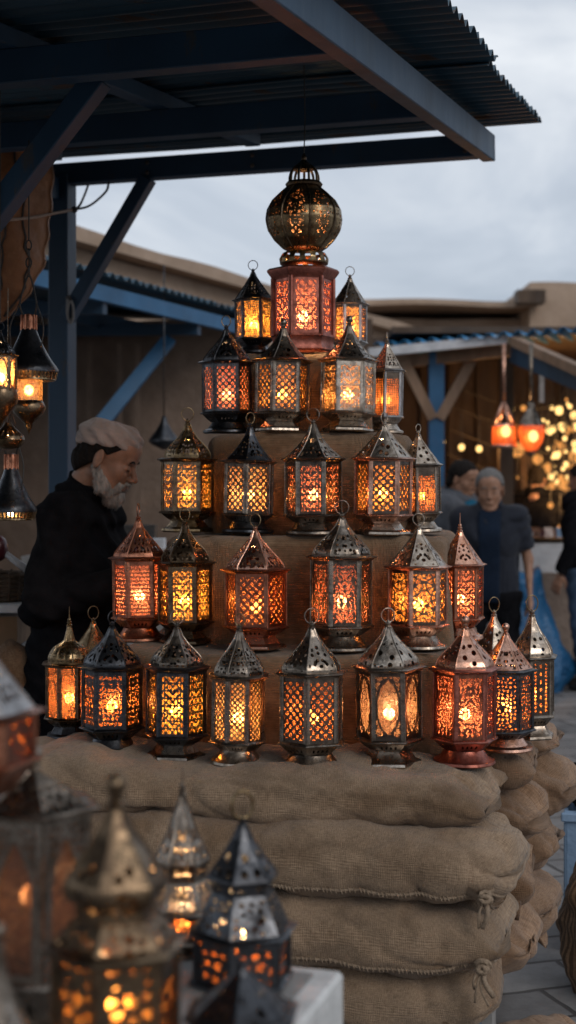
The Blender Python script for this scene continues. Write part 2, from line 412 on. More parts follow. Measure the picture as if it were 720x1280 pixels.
def pattern(kind,x,y,H,seed=0):
    """x in [-.5,.5], y in [0,H] (units: panel width). >0 metal."""
    fr=lambda t:t-np.floor(t)
    ax=np.abs(x)
    if kind=='lattice':
        k=4.4;a=np.abs(fr((x+y)*k/1.4)-.5)*2;b=np.abs(fr((x-y)*k/1.4)-.5)*2
        f=np.maximum(a,b)-.78
        cx=fr((x+y)*k/1.4)-.0;cy=fr((x-y)*k/1.4)
        r=np.hypot(np.abs(cx-.5)-.0,np.abs(cy-.5))
        f=np.maximum(f,.05-np.abs(r-.40))
        f=np.maximum(f,.10-r) if seed%2 else f
    elif kind=='fine':
        k=5.2;a=np.abs(fr((x+y)*k/1.4)-.5)*2;b=np.abs(fr((x-y)*k/1.4)-.5)*2
        f=np.maximum(a,b)-.66
    elif kind=='scroll':
        k=2.5;w=.26
        A=2*PI*k*(ax+w*.5*np.sin(2*PI*k*y*.7+seed));B=2*PI*k*(y+w*.5*np.sin(2*PI*k*ax+1.3*seed))
        s=np.sin(A)+np.sin(B);f=.42-np.abs(s)
        s2=np.sin(A*2+1)*np.sin(B*2);f=np.maximum(f,s2-.62)
    elif kind=='arab':
        k=1.9;A=2*PI*k*ax;B=2*PI*k*y*.85+seed
        s=np.sin(A+1.1*np.sin(B))*np.cos(B*1.0+1.2*np.cos(A))
        f=.17-np.abs(s);s2=np.cos(2*A+B)+np.cos(2*A-B);f=np.maximum(f,.26-np.abs(s2))
    elif kind=='pebble':
        f1,f2=vor(x+3.3,y,seed,.18);f=.070-(f2-f1)
    elif kind=='bigpebble':
        f1,f2=vor(x+3.3,y,seed,.27);f=.12-(f2-f1)
    elif kind=='mosaic':
        f1,f2=vor(ax+3.3,y,seed,.13);f=.036-(f2-f1)
    elif kind=='scale':
        k=6.;Y=y*k;row=np.floor(Y);X=x*k+.5*(row%2);r=np.hypot(fr(X)-.5,(fr(Y)-.1))
        f=.17-np.abs(r-.52)
    elif kind=='star':
        s=np.zeros_like(x)
        for q in range(4):
            t=PI*q/4;s=s+np.cos(2*PI*3.1*(ax*math.cos(t)+(y-H/2)*math.sin(t)))
        f=.62-np.abs(s-.25)
    elif kind=='dots':
        k=4.;Y=y*k;row=np.floor(Y);X=x*k+.5*(row%2);r=np.hypot(fr(X)-.5,fr(Y)-.5);f=r-.27
    elif kind=='leafholes':
        f1,f2=vor(ax+3.3,y,seed,.155);f=f1-.052
    elif kind=='fewholes':
        f1,f2=vor(x+3.3,y,seed,.30);f=f1-.075
    elif kind=='arch':
        yy=np.abs(y-H*.5)/(H*.40)
        wv=.36*np.clip(1-yy**2.2,0,1)**.75+.0
        wv=np.where(yy>.62,np.minimum(wv,.36*(1-yy)/.40),wv)
        m=wv-ax            # >0 inside medallion
        k=3.2;A=2*PI*k*ax;B=2*PI*k*y
        sc=.45-np.abs(np.sin(A+1.0*np.sin(B))+np.sin(B+np.sin(A)))
        f=np.where(m>0,-m,np.maximum(sc,.05-np.abs(m+.02)))
        f=np.where(m<=-.0,np.maximum(f,.06+m),f)
    elif kind=='doorarch':
        yy=y/H
        wv=np.where(yy<.58,.33,.33*np.clip(1-np.clip((yy-.58)/.30,0,1)**1.5,0,1))
        m=np.minimum(wv-ax,(yy-.06)*2)
        f1,f2=vor(ax+3.3,y,seed,.13);pb=.05-(f2-f1)
        f=np.where(m>0,-m,np.maximum(pb,.07+m))
    elif kind=='chain':
        r1=np.hypot(ax-.30,(fr(y*5)-.5)/5)
        f=r1-.068;c=np.hypot(ax,(fr(y*2.5)-.5)/2.5*.7);f=np.minimum(f,np.abs(c-.05)-.022)
    elif kind=='squares':
        f=np.maximum(np.abs(fr(x*7)-.5),np.abs(fr(y*7)-.5))-.30
    else: f=np.ones_like(x)
    return f
def bordered(f,x,y,H,b=.07,teeth=True):
    if teeth and H>1.2:
        t=.13
        for yy in(y,H-y):
            tf=np.abs((x*9)-np.round(x*9))-.30
            band=(yy<t)
            f=np.where(band,np.maximum(-tf if False else (np.abs(np.abs(x*9-np.floor(x*9)-.5))-.24),.0*tf-.0),f)
            f=np.maximum(f,.018-np.abs(yy-t))
    ax=np.abs(x)
    return np.maximum(f,np.maximum(b-(.5-ax),np.maximum(b-y,b-(H-y))))
# ------------------------------------------------------------------ lanterns
ROOFS={'pyramid':[(0,1.0),(.5,.50),(.85,.17),(1,.09)],
 'concave':[(0,1.0),(.25,.66),(.5,.40),(.75,.20),(1,.09)],
 'ogee':[(0,.93),(.10,.93),(.22,.86),(.4,.66),(.6,.41),(.8,.21),(1,.09)],
 'bell':[(0,.86),(.14,.87),(.3,.76),(.45,.57),(.62,.35),(.8,.19),(1,.09)],
 'dome':[(0,.84),(.16,.85),(.28,.78),(.42,.62),(.50,.40),(.58,.22),(.8,.13),(1,.07)],
 'tall':[(0,.95),(.12,.92),(.3,.74),(.55,.45),(.8,.19),(1,.08)]}
def light(name,loc,power,parent=None,r=.016,c=(1,.61,.29)):
    l=bpy.data.lights.new(name,'POINT');l.energy=power;l.shadow_soft_size=r;l.color=c
    o=bpy.data.objects.new(name,l);COL.objects.link(o);o.location=loc
    if parent is not None:o.parent=parent
    return o
LP=5.2
PM={'pewter':'backlit_pewter','copper':'backlit_copper','copper_red':'backlit_copper','rose':'backlit_pewter','grey':'backlit_pewter','brass':'bronze'}  # panels get darker metal than their frames, painting in the backlit look
def Z_OK(l): return l[1]>2.6
def lantern(loc,R,H,label,metal='pewter',roofm=None,style='pyramid',pat='lattice',roofpat='leafholes',glass='amber',
            n=6,rz=0.0,top='ring',power=1.0,seed=0,ringr=.02,ringa=0.0,group=None,feet=True,res=1.0,shoulder=None,band=False,
            roofn=None,name='moroccan_lantern',bodyfrac=(.185,.65),hang=False,bulbh=.33,footmetal=None,bulbm='bulb',panelm=None):
    t=thing(name,label,'lantern',loc,rz,group)
    mt=M[metal];rm=M[roofm or metal];roofn=roofn or n
    c=math.cos(PI/n)
    z0,z1=bodyfrac[0]*H,bodyfrac[1]*H
    A0=PI/n
    a0=-PI/2 - PI/n + 0  # a facet faces -Y when rz = 0
    zf,zs=.105*H,.16*H
    if feet:
        b=MB()
        fn=n if seed%2==0 else 24
        fr=R*.98
        prof=[(fr*.97,0),(fr,.004),(fr*.98,.010),(fr*.80,zf*.45),(fr*.66,zf*.85),(fr*.62,zf),(fr*.50,zf)]
        prof=[(fr*.93,0.0)]+prof[1:]
        b.lathe(prof,fn,a0)
        b.build('foot',M[footmetal] if footmetal else rm,t,auto=30)
    # skirt below the body, pierced
    b=MB()
    r_lo,r_hi=R*.62,R*1.0
    us=np.linspace(-1,1,int(16*res)+1);vs=np.linspace(0,1,int(9*res)+1)
    U,Vv=np.meshgrid(us,vs,indexing='ij')
    fx=np.abs((U*2.5)%1-.5);ff=np.hypot((((U*3)%1)-.5)*.33,(Vv-.5)*.42)-.085
    ff=np.maximum(ff,np.maximum(np.abs(U)-.86,np.maximum(.16-Vv,Vv-.84)))
    for k in range(n):
        am=a0+2*PI*(k+.5)/n
        ca,sa=math.cos(am),math.sin(am)
        def mo(u,v,off=0.0):
            r=r_lo+(r_hi-r_lo)*(v**.8)-off;ap=r*math.cos(PI/n);w=r*math.sin(PI/n)*u
            z=zf*.98+(z0-.012*H-zf*.98)*v
            return(ap*ca-w*sa,ap*sa+w*ca,z)
        perf(b,ff,us,vs,mo,lambda u,v:mo(u,v,.002))
    b.build('collar',mt,t,auto=35)
    # frame : rims, posts, eave, plus an added light baffle
    b=MB()
    b.lathe([(R*.9,z0-.014*H),(R*1.07,z0-.014*H),(R*1.085,z0-.006*H),(R*1.05,z0+.002*H),(R*.99,z0+.010*H),(R*.9,z0+.010*H)],n,a0,cap=False)
    zl=z1+.030*H
    b.lathe([(R*.88,z1-.008*H),(R*1.03,z1-.008*H),(R*1.05,z1+.002*H),(R*1.15,z1+.010*H),(R*1.165,z1+.016*H),(R*1.14,z1+.020*H),(R*.98,zl),(R*.86,zl)],n,a0,cap=False)
    pw=R*.115
    for k in range(n):
        a=a0+2*PI*k/n
        ca,sa=math.cos(a),math.sin(a)
        rr=R*.985
        h=(z1-z0)
        # two-faced corner strip
        for sgn in(-1,1):
            tx,ty=math.cos(a+sgn*(PI/2+PI/n)),math.sin(a+sgn*(PI/2+PI/n))
            nx,ny=math.cos(a+sgn*PI/n),math.sin(a+sgn*PI/n)
            p0=(rr*ca,rr*sa);p1=(p0[0]+tx*pw,p0[1]+ty*pw)
            q0=(p0[0]-nx*.0022,p0[1]-ny*.0022);q1=(p1[0]-nx*.0022,p1[1]-ny*.0022)
            V=[(p0[0],p0[1],z0),(p1[0],p1[1],z0),(p1[0],p1[1],z1),(p0[0],p0[1],z1),(q0[0],q0[1],z0),(q1[0],q1[1],z0),(q1[0],q1[1],z1),(q0[0],q0[1],z1)]
            b.add(V,[(0,1,2,3),(5,4,7,6),(1,5,6,2),(0,3,7,4)])
        b.tube([(rr*ca,rr*sa,z0),(rr*ca,rr*sa,z1)],R*.028,6)
    b.lathe([(R*.90,z1+.001),(R*.22,z1+.004),(R*.22,z1+.006),(R*.90,z1+.003)],n,a0,cap=False) if not shoulder else None  # unseen baffle plate, added to keep bulb light out of the roof
    b.build('frame',mt,t,auto=35)
    # lattice panels, each its own object sharing one mesh
    rp=R*.955;W=2*rp*math.sin(PI/n)*.93;ap=rp*math.cos(PI/n);hh=z1-z0
    nu=int(44*res);nv=int(nu*hh/W*.85)
    us=np.linspace(-.5,.5,nu+1);vs=np.linspace(0,hh/W,nv+1)
    U,Vv=np.meshgrid(us,vs,indexing='ij')
    ks=1.12 if pat in('lattice','arab','scroll','star','pebble','chain') and Z_OK(loc) else 1.0
    f=pattern(pat,U*ks,Vv*ks,hh/W*ks,seed)+(.07 if pat in('arab','scroll') else 0)*(ks>1)
    f=bordered(f,U,Vv,hh/W,.085 if pat!='squares' else .04,teeth=pat not in('pebble','bigpebble','squares','mosaic','fewholes'))
    if band: f=np.maximum(f,.26-np.abs(Vv-hh/W+.13))
    b=MB()
    perf(b,f,us,vs,lambda u,v:(ap,u*W,z0+v*W),lambda u,v:(ap-.0016,u*W,z0+v*W))
    pn=None
    for k in range(n):
        am=a0+2*PI*(k+.5)/n
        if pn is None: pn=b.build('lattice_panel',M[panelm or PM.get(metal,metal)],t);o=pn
        else:
            o=pn.copy();COL.objects.link(o);o.parent=t
        o.rotation_euler=(0,0,am)
    # glass sleeve
    b=MB();rg=R*.90
    b.lathe([(rg,z0+.002),(rg,z1-.002)],n,a0,cap=False)
    b.build('glass',G[glass],t)
    # floor plate and roof
    b=MB()
    pr=ROOFS[style] if isinstance(style,str) else style;zr0=zl-.004;zr1=H*.965;Re=R*1.0
    if shoulder:
        zs1,rs1,spat=shoulder;zs1*=H;rs1*=R
        base=2*R*math.sin(PI/n)
        us=np.linspace(-1,1,int(26*res)+1);vs=np.linspace(0,1,int(20*res)+1);U,Vv=np.meshgrid(us,vs,indexing='ij')
        wv=(R+(rs1-R)*Vv)/R
        X=U*.5*wv;Y=Vv*(zs1-zl)/base*1.3
        ff=pattern(spat,X,Y,9,seed+2);ff=np.maximum(ff,np.maximum(np.abs(X)-.5*wv+.06,np.maximum(.07-Vv,Vv-.93)))
        b2=MB()
        for k in range(n):
            am=a0+2*PI*(k+.5)/n;ca,sa=math.cos(am),math.sin(am)
            def ms(u,v,off=0.0):
                r=R*1.0+(rs1-R)*v-off;apo=r*math.cos(PI/n);w=r*math.sin(PI/n)*u
                return(apo*ca-w*sa,apo*sa+w*ca,zl-.003+(zs1-zl)*v)
            perf(b2,ff,us,vs,ms,lambda u,v:ms(u,v,.002))
        b2.build('pierced_shoulder',M['rose'] if roofm=='brass' else rm,t,auto=35)
        zr0=zs1-.004
    nuR=int(26*res);nvR=int(40*res)
    us=np.linspace(-1,1,nuR+1);vs=np.linspace(0,1,nvR+1)
    U,Vv=np.meshgrid(us,vs,indexing='ij')
    rv=np.vectorize(lambda q:interp(pr,q))(vs)
    Wv=(rv*Re*math.sin(PI/roofn)*2)
    base=Re*2*math.sin(PI/roofn)
    X=U*.5*(Wv[None,:]/base);Y=Vv*(zr1-zr0)/base
    f=pattern(roofpat,X,Y,(zr1-zr0)/base,seed+3)
    lim=.62 if roofpat!='none' else 0
    f=np.maximum(f,np.maximum((np.abs(X)-.5*(Wv[None,:]/base)+.055)*1.0,np.maximum(.07-Vv,Vv-lim)))
    for k in range(roofn):
        am=-PI/2+2*PI*k/roofn+ (0)
        ca,sa=math.cos(am),math.sin(am)
        def mo(u,v,off=0.0):
            r=interp(pr,v)*Re-off;apo=r*math.cos(PI/roofn);w=r*math.sin(PI/roofn)*u
            # slight outward belly across the facet
            apo*=1+.035*(1-u*u)
            return(apo*ca-w*sa,apo*sa+w*ca,zr0+(zr1-zr0)*v)
        perf(b,f,us,vs,mo,lambda u,v:mo(u,v,.0022))
    for k in range(roofn):
        a=-PI/2+2*PI*(k+.5)/roofn
        pts=[(math.cos(a)*interp(pr,q)*Re,math.sin(a)*interp(pr,q)*Re,zr0+(zr1-zr0)*q) for q in np.linspace(0,1,16)]
        b.tube(pts,.0016 if R<.1 else .002,5)
    b.build('roof',rm,t,auto=40)
    # finial and ring
    rf_=[c_ for c_ in t.children if c_.name.startswith('roof')][0]
    b=MB();s=H/.36
    b.lathe([(.0085*s,zr1-.004*s),(.0095*s,zr1+.001*s),(.0055*s,zr1+.004*s),(.0075*s,zr1+.007*s),(.0075*s,zr1+.011*s),(.0035*s,zr1+.014*s),(.0,H+.001)],14)
    zt=H
    if top=='ball':
        b.sphere((0,0,H+.008*s),.0115*s,14,10)
        zt=H+.016*s
    if top=='spike':
        b.tube([(0,0,H-.004),(0,0,H+.045*s)],[.0026*s,.0006],8);b.sphere((0,0,H+.004),.006*s,10,8)
    b.build('finial',rm,rf_,auto=50)
    if top in('ring','loop'):
        rr=ringr*s*(1.15 if top=='loop' else 1);b=MB();tw=.0017*s if Z_OK(loc) else .0030
        pts=[]
        for k in range(25):
            q=2*PI*k/24
            pts.append((rr*math.sin(q)*math.cos(ringa)*(.8 if top=='loop' else 1),rr*math.sin(q)*math.sin(ringa),zt+rr*.93-rr*math.cos(q)))
        b.tube(pts[:-1],tw,7,closed=True)
        b.tube([(0,0,zt-.006*s),(0,0,zt+.004*s)],.0032*s,8)
        b.build('ring',rm if top=='ring' else M['brass'],rf_,smooth=True)
    # bulb
    zb=z0+(z1-z0)*bulbh
    b=MB();q=min(1.5,R/.07)
    b.lathe([(0.0001,zb-.013*q),(.006*q,zb-.010*q),(.0088*q,zb-.002*q),(.0085*q,zb+.004*q),(.0055*q,zb+.012*q),(.0018*q,zb+.019*q),(.0001,zb+.021*q)],12,cap=False)
    b_=b
    b=MB();b.lathe([(R*.22,z0-.002),(R*.22,z0+.004),(.007*q,z0+.006),(.007*q,zb-.010*q)],14);b.lathe([(R*.90,z0-.004),(R*.90,z0-.001)],n,a0)
    ch_=b.build('candle_holder',M['bronze'],t,auto=30);b_.build('bulb',M[bulbm],ch_,smooth=True)
    light('lantern_light',(0,0,zb+.004),LP*power,t,r=.0135)
    return t
def placed(px,yb,ya,hw,Z,d,label,**k):
    """yb: picture row of the foot, ya: of the apex, hw: half width of the eave; used as real sizes at depth d"""
    H=(yb-ya)/F*d;R=hw/F*d/1.0
    x,y=(px-360)/F*d,d
    r1=random.Random(px*7+yb)
    z1_=.65+r1.uniform(-.025,.02)
    t=lantern((x,y,Z),R,H,label,bodyfrac=(.185+r1.uniform(-.012,.012),z1_),**k)
    t.rotation_euler=(r1.uniform(-.018,.018),r1.uniform(-.022,.022),t.rotation_euler[2]);return t
GR='lit lanterns displayed on the burlap covered steps'
def zrow(yb,d): return CAMZ-(yb-600)/F*d
ROW=[ # px,yb,ya,hw,Z,d
 (87,930,785,31,.90,3.92,dict(label='dark brass lantern with round domed lid and spike, left end of the bottom row',metal='bronze',roofm='brass',style='dome',pat='mosaic',roofpat='leafholes',n=8,roofn=16,rz=.1,top='spike',glass='orange',seed=2,footmetal='black')),
 (115,905,775,27,.90,4.15,dict(label='mostly hidden lantern whose big wire loop shows above the bottom row at the left',metal='bronze',roofm='brass',style='pyramid',pat='lattice',n=6,rz=.3,top='loop',glass='amber',seed=1,power=.6,roofpat='none')),
 (140,943,783,38,.90,3.72,dict(label='blackened blue-sheened lantern with bold openwork, second from left in the bottom row',metal='black',style='ogee',pat='scroll',n=6,rz=.06,top='ring',ringa=.9,glass='orange',seed=1,ringr=.017)),
 (220,952,785,38,.90,3.64,dict(label='dark bell-roofed lantern with clear yellow panes and a slender silver foot, bottom row',metal='black',roofm='pewter',style='bell',pat='arab',n=6,rz=-.08,top='ring',ringa=.6,glass='yellow',seed=4,power=1.1)),
 (297,962,790,35,.90,3.56,dict(label='stepped-eave pewter lantern with thin diamond tracery and toothed lower rim, bottom row',metal='pewter',style='ogee',pat='lattice',n=8,rz=.0,top='loop',glass='honey',seed=5,ringr=.014,footmetal='silver')),
 (389,966,785,42,.90,3.50,dict(label='wide pewter lantern turned edge-on with dense round-holed lattice, middle of the bottom row',metal='pewter',style='ogee',pat='lattice',n=6,rz=.36,top='ring',glass='orange',seed=1,ringr=.019)),
 (487,960,783,41,.90,3.56,dict(label='silver-roofed lantern with pointed medallion windows, bottom row',metal='pewter',roofm='silver',style='ogee',pat='arch',roofpat='fewholes',n=6,rz=-.10,top='ring',ringa=.4,glass='smoke',seed=2,ringr=.018,power=.8)),
 (580,960,785,40,.90,3.56,dict(label='red copper lantern with a pale pink roof facet, right corner of the bottom row',metal='copper_red',roofm='rose',style='ogee',pat='scroll',roofpat='fewholes',n=6,rz=.10,top='ball',glass='pink',seed=3,footmetal='copper_red',power=1.2)),
 (633,945,795,34,.90,3.74,dict(label='dark green-black framed lantern with mottled orange panes and rosy roof, on the right sack',metal='black',roofm='rose',style='pyramid',pat='pebble',roofpat='leafholes',n=6,rz=-.15,top='ball',glass='orange',seed=5,power=1.1)),
 (665,930,772,30,.90,3.92,dict(label='polished silver lantern with drilled vertical chains, at the right end on the sack',metal='pewter',roofm='silver',style='ogee',pat='chain',roofpat='fewholes',n=6,rz=.28,top='loop',glass='orange',seed=2,power=.7,footmetal='silver')),
 (617,905,765,27,.90,4.15,dict(label='silver-topped lantern mostly hidden behind the two at the right end, wire loop on top',metal='copper',roofm='silver',style='pyramid',pat='chain',roofpat='fewholes',n=6,rz=.3,top='loop',glass='orange',seed=4,power=.7)),
 (175,800,645,33,1.15,4.05,dict(label='reddish copper lantern with tiny scale holes, left end of the second row up',metal='copper',style='tall',pat='scale',n=6,rz=.14,top='ring',ringa=1.35,glass='pink',seed=3,ringr=.019)),
 (232,805,652,34,1.15,3.98,dict(label='dark lantern with big honey-clear panes beside the scaled copper one, second row up',metal='bronze',roofm='bronze',style='bell',pat='arab',n=6,rz=-.05,top='loop',glass='yellow',seed=2,ringr=.016,power=1.3)),
 (320,812,660,39,1.15,3.86,dict(label='rose copper lantern with crossed tracery and a wide pointed roof, second row up',metal='copper',roofm='rose',style='tall',pat='lattice',n=6,rz=-.12,top='loop',glass='orange',seed=2,ringr=.017)),
 (426,815,645,39,1.15,3.82,dict(label='pewter lantern with rosy glass and scroll tracery, second row up above the edge-on one',metal='pewter',style='ogee',pat='scroll',n=6,rz=.10,top='ring',glass='pink',seed=5,ringr=.018)),
 (522,812,658,38,1.15,3.86,dict(label='pale rose-silver lantern with bright amber flower tracery, second row up',metal='rose',roofm='silver',style='pyramid',pat='star',roofpat='leafholes',n=6,rz=.16,top='ring',glass='amber',seed=1,ringr=.017,power=1.2)),
 (574,795,655,31,1.15,4.08,dict(label='copper lantern with a thin spike, right end of the second row up',metal='copper',roofm='rose',style='pyramid',pat='arab',roofpat='leafholes',n=6,rz=.20,top='spike',glass='pink',seed=1)),
 (234,665,525,33,1.448,4.22,dict(label='dark brass lantern with bell roof and amber panes, left end of third row up',metal='bronze',roofm='brass',style='bell',pat='arab',roofpat='leafholes',n=6,rz=.05,top='ring',ringa=.2,glass='yellow',seed=6,ringr=.020)),
 (310,665,528,33,1.448,4.14,dict(label='dark grey lantern with clear diamond tracery, second in the third row up',metal='pewter',roofm='black',style='concave',pat='lattice',n=6,rz=.42,top='loop',glass='honey',seed=3,ringr=.016)),
 (392,670,528,36,1.448,4.04,dict(label='grey lantern with glowing red-pink tracery, middle of the third row up',metal='pewter',style='concave',pat='arab',n=6,rz=-.12,top='ring',glass='pink',seed=5,ringr=.020)),
 (478,668,528,36,1.448,4.02,dict(label='silver-roofed amber lantern with lozenge tracery, fourth in the third row up',metal='rose',roofm='silver',style='pyramid',pat='lattice',roofpat='fewholes',n=6,rz=-.04,top='ring',ringa=.9,glass='amber',seed=4,ringr=.017,power=1.2)),
 (525,660,535,29,1.448,4.22,dict(label='narrow silver-topped lantern with dark pebbled panels, right end of the third row up',metal='pewter',roofm='silver',style='pyramid',pat='mosaic',roofpat='fewholes',n=6,rz=.30,top='ring',ringa=.5,glass='orange',seed=3,ringr=.014,band=True,power=.7)),
 (284,542,408,31,1.742,4.40,dict(label='blackened lantern with rosy light, left end of the fourth row up',metal='black',style='tall',pat='lattice',n=6,rz=.02,top='loop',glass='pink',seed=1,ringr=.016)),
 (352,540,405,34,1.742,4.30,dict(label='plain-roofed pewter lantern with pale foot, second in the fourth row up',metal='pewter',style='concave',pat='lattice',roofpat='fewholes',n=6,rz=.16,top='ball',glass='amber',seed=2,footmetal='silver')),
 (434,543,405,34,1.742,4.26,dict(label='bright silver scroll-panelled lantern, third in the fourth row up',metal='silver',roofm='pewter',style='concave',pat='arab',roofpat='leafholes',n=6,rz=.05,top='ball',glass='honey',seed=8,footmetal='silver',power=1.1)),
 (482,533,415,23,1.742,4.45,dict(label='narrow lantern with fine square mesh sides, right end of the fourth row up',metal='grey',roofm='silver',style='pyramid',pat='squares',roofpat='leafholes',n=6,rz=.36,top='ring',ringa=1.0,glass='orange',seed=3,ringr=.013,band=True,power=.5)),
 (318,445,338,24,1.995,4.55,dict(label='small dark lantern glowing amber to the left of the red drum, fifth row up',metal='black',style='pyramid',pat='mosaic',n=6,rz=-.1,top='ring',glass='yellow',seed=3,ringr=.020)),
 (437,440,338,22,1.995,4.62,dict(label='small grey lantern half behind the red drum on its right, fifth row up',metal='grey',roofm='pewter',style='pyramid',pat='arab',n=6,rz=.15,top='ring',glass='amber',seed=5,ringr=.020,roofpat='fewholes')),
]
for px,yb,ya,hw,Z,d,k in ROW: placed(px,yb,ya,hw,Z,d,group=GR,**k)

# top drum (flat topped hexagonal copper lantern)
def drum():
    d=4.46;x,y=(379-360)/F*d,d;Z=1.995;H=(437-331)/F*d;R=39/F*d
    t=thing('drum_lantern','red copper hexagonal drum lantern carrying the onion dome at the top of the pile','lantern',(x,y,Z),.10)
    n=6;a0=-PI/2-PI/n;z0=.05;z1=H-.035
    b=MB();b.lathe([(R*.98,0),(R*1.02,.006),(R*.96,.02),(R*.99,z0-.012),(R*1.04,z0-.004),(R,z0+.004),(R*.9,z0+.004)],n,a0,cap=False)
    b.lathe([(R*.9,z1-.004),(R*1.0,z1-.004),(R*1.05,z1+.004),(R*1.16,z1+.018),(R*1.17,z1+.024),(R*1.10,z1+.030),(R*.3,H-.002),(R*.3,z1)],n,a0,cap=False)
    for k in range(n):
        a=a0+2*PI*k/n;b.tube([(R*.97*math.cos(a),R*.97*math.sin(a),z0),(R*.97*math.cos(a),R*.97*math.sin(a),z1)],R*.075,8)
    b.build('frame',M['copper_red'],t,auto=35)
    rp=R*.955;W=2*rp*math.sin(PI/n)*.97;ap=rp*math.cos(PI/n);hh=z1-z0
    us=np.linspace(-.5,.5,45);vs=np.linspace(0,hh/W,70);U,Vv=np.meshgrid(us,vs,indexing='ij')
    f=bordered(pattern('arab',U,Vv,hh/W,1),U,Vv,hh/W,.15,False)
    b=MB();perf(b,f,us,vs,lambda u,v:(ap,u*W,z0+v*W),lambda u,v:(ap-.002,u*W,z0+v*W))
    pn=b.build('lattice_panel',M['copper_red'],t)
    for k in range(n):
        o=pn if k==0 else pn.copy()
        if k: COL.objects.link(o);o.parent=t
        o.rotation_euler=(0,0,a0+2*PI*(k+.5)/n)
    b=MB();b.lathe([(R*.9,z0),(R*.9,z1)],n,a0,cap=False);b.build('glass',G['pink'],t)
    b=MB();b.lathe([(.0001,z0+.04),(.008,z0+.045),(.010,z0+.055),(.006,z0+.07),(.0001,z0+.082)],12,cap=False);b.build('bulb',M['bulb'],t,smooth=True)
    light('lantern_light',(0,0,z0+.06),LP*1.3,t)
drum()
def onion():
    d=4.46;x,y=(380-360)/F*d,d;Z=1.995+(437-331)/F*d+.002
    H=(328-200)/F*d
    t=thing('onion_lantern','bulbous antique brass onion lantern with a pierced crown above the red drum','lantern',(x,y,Z),.15)
    s=d/F
    nl=8
    # profile in px above the base (y 328 = 0)
    prof=[(24,0),(30,3),(31,10),(27,17),(20,20),(26,23),(37,34),(44.5,46),(47,58),(45.5,70),(39,82),(29,92),(21,99),(18,102)]
    P3=[(r*s,z*s) for r,z in prof]
    def rad(z):
        return interp([(b,a) for a,b in P3],z)
    b=MB()
    b.lathe([(r*s,z*s) for r,z in prof[:2]],24,cap=False)
    b.lathe([(20*s,20*s),(23*s,21.5*s),(21*s,23*s)],24,cap=False)
    b.lathe([(17*s,100*s),(22*s,100.5*s),(23.5*s,103*s),(21*s,106*s),(17.5*s,106.5*s)],24,cap=False)
    for k in range(nl):   # ribs
        a=2*PI*k/nl
        pts=[(math.cos(a)*rad(z*s)*1.012,math.sin(a)*rad(z*s)*1.012,z*s) for z in np.linspace(21,101,22)]
        b.tube(pts,.0035,6)
    for k in range(9):    # crown arches
        a=2*PI*k/9
        pts=[(math.cos(a)*q[0]*s,math.sin(a)*q[0]*s,q[1]*s) for q in[(18.5,105),(18,114),(15,121),(9,126),(4,129)]]
        b.tube(spl(pts,4),.0042,6)
    b.lathe([(6*s,124*s),(13*s,121*s),(11*s,126*s),(6*s,130*s),(3*s,134*s),(3.5*s,137*s),(1.5*s,141*s),(.0001,143*s)],16,cap=False)
    b.build('frame',M['bronze'],t,auto=45)
    us=np.linspace(-.5,.5,33);vs=np.linspace(0,1,64);U,Vv=np.meshgrid(us,vs,indexing='ij')
    z_0,z_1=22*s,101*s
    rr=np.vectorize(lambda q:rad(z_0+(z_1-z_0)*q))(vs)/(47*s)
    X=U*rr[None,:];Y=Vv*2.2
    f=np.maximum(pattern('arab',X,Y,2.2,2),pattern('mosaic',X,Y,2.2,2)*1.2)
    e=np.abs(X)/np.clip((.40*np.clip(np.sin(PI*np.clip((Vv-.13)/.80,0,1)),0,1)**.7),1e-3,9)
    f=np.maximum(f,(e-1)*.1)
    b=MB()
    def mo(u,v,off=0.):
        z=z_0+(z_1-z_0)*v;r=rad(z)-off;a=u*2*PI/nl;bel=1+.03*math.cos(PI*u);return(math.cos(a)*r*bel,math.sin(a)*r*bel,z)
    perf(b,f,us,vs,mo,lambda u,v:mo(u,v,.003))
    pn=b.build('pierced_panel',M['brass'],t,smooth=False)
    pn.data.shade_smooth();pn.data.set_sharp_from_angle(angle=math.radians(50))
    for k in range(nl):
        o=pn if k==0 else pn.copy()
        if k: COL.objects.link(o);o.parent=t
        o.rotation_euler=(0,0,2*PI*(k+.5)/nl)
    # neck band with holes
    us=np.linspace(0,14,14*8+1);vs=np.linspace(0,1,11);U,Vv=np.meshgrid(us,vs,indexing='ij')
    f=np.hypot((U%1)-.5,(Vv-.5)*.85)-.27;f=np.maximum(f,np.maximum(.12-Vv,Vv-.88))
    b=MB()
    def mo(u,v,off=0.):
        z=(2+16*v)*s;r=rad(z)-off;a=u/14*2*PI;return(math.cos(a)*r,math.sin(a)*r,z)
    perf(b,f,us,vs,mo,lambda u,v:mo(u,v,.003));b.build('neck_band',M['brass'],t,auto=50)
    b=MB();b.lathe([(.03,25*s),(.075,45*s),(.078,65*s),(.03,88*s)],16,cap=False);b.build('glass',G['smoke'],t,smooth=True)
    b=MB();b.sphere((0,0,40*s),.011,12,8);b.build('bulb',M['bulb'],t,smooth=True)
    light('lantern_light',(0,0,40*s),LP*.55,t)
    b=MB();b.tube([(0,0,142*s),(.004,.004,.46),(0,.0,.62),(0,0,.85)],.0022,6);b.build('hanging_wire',M['wire'],t)
    return t
onion()

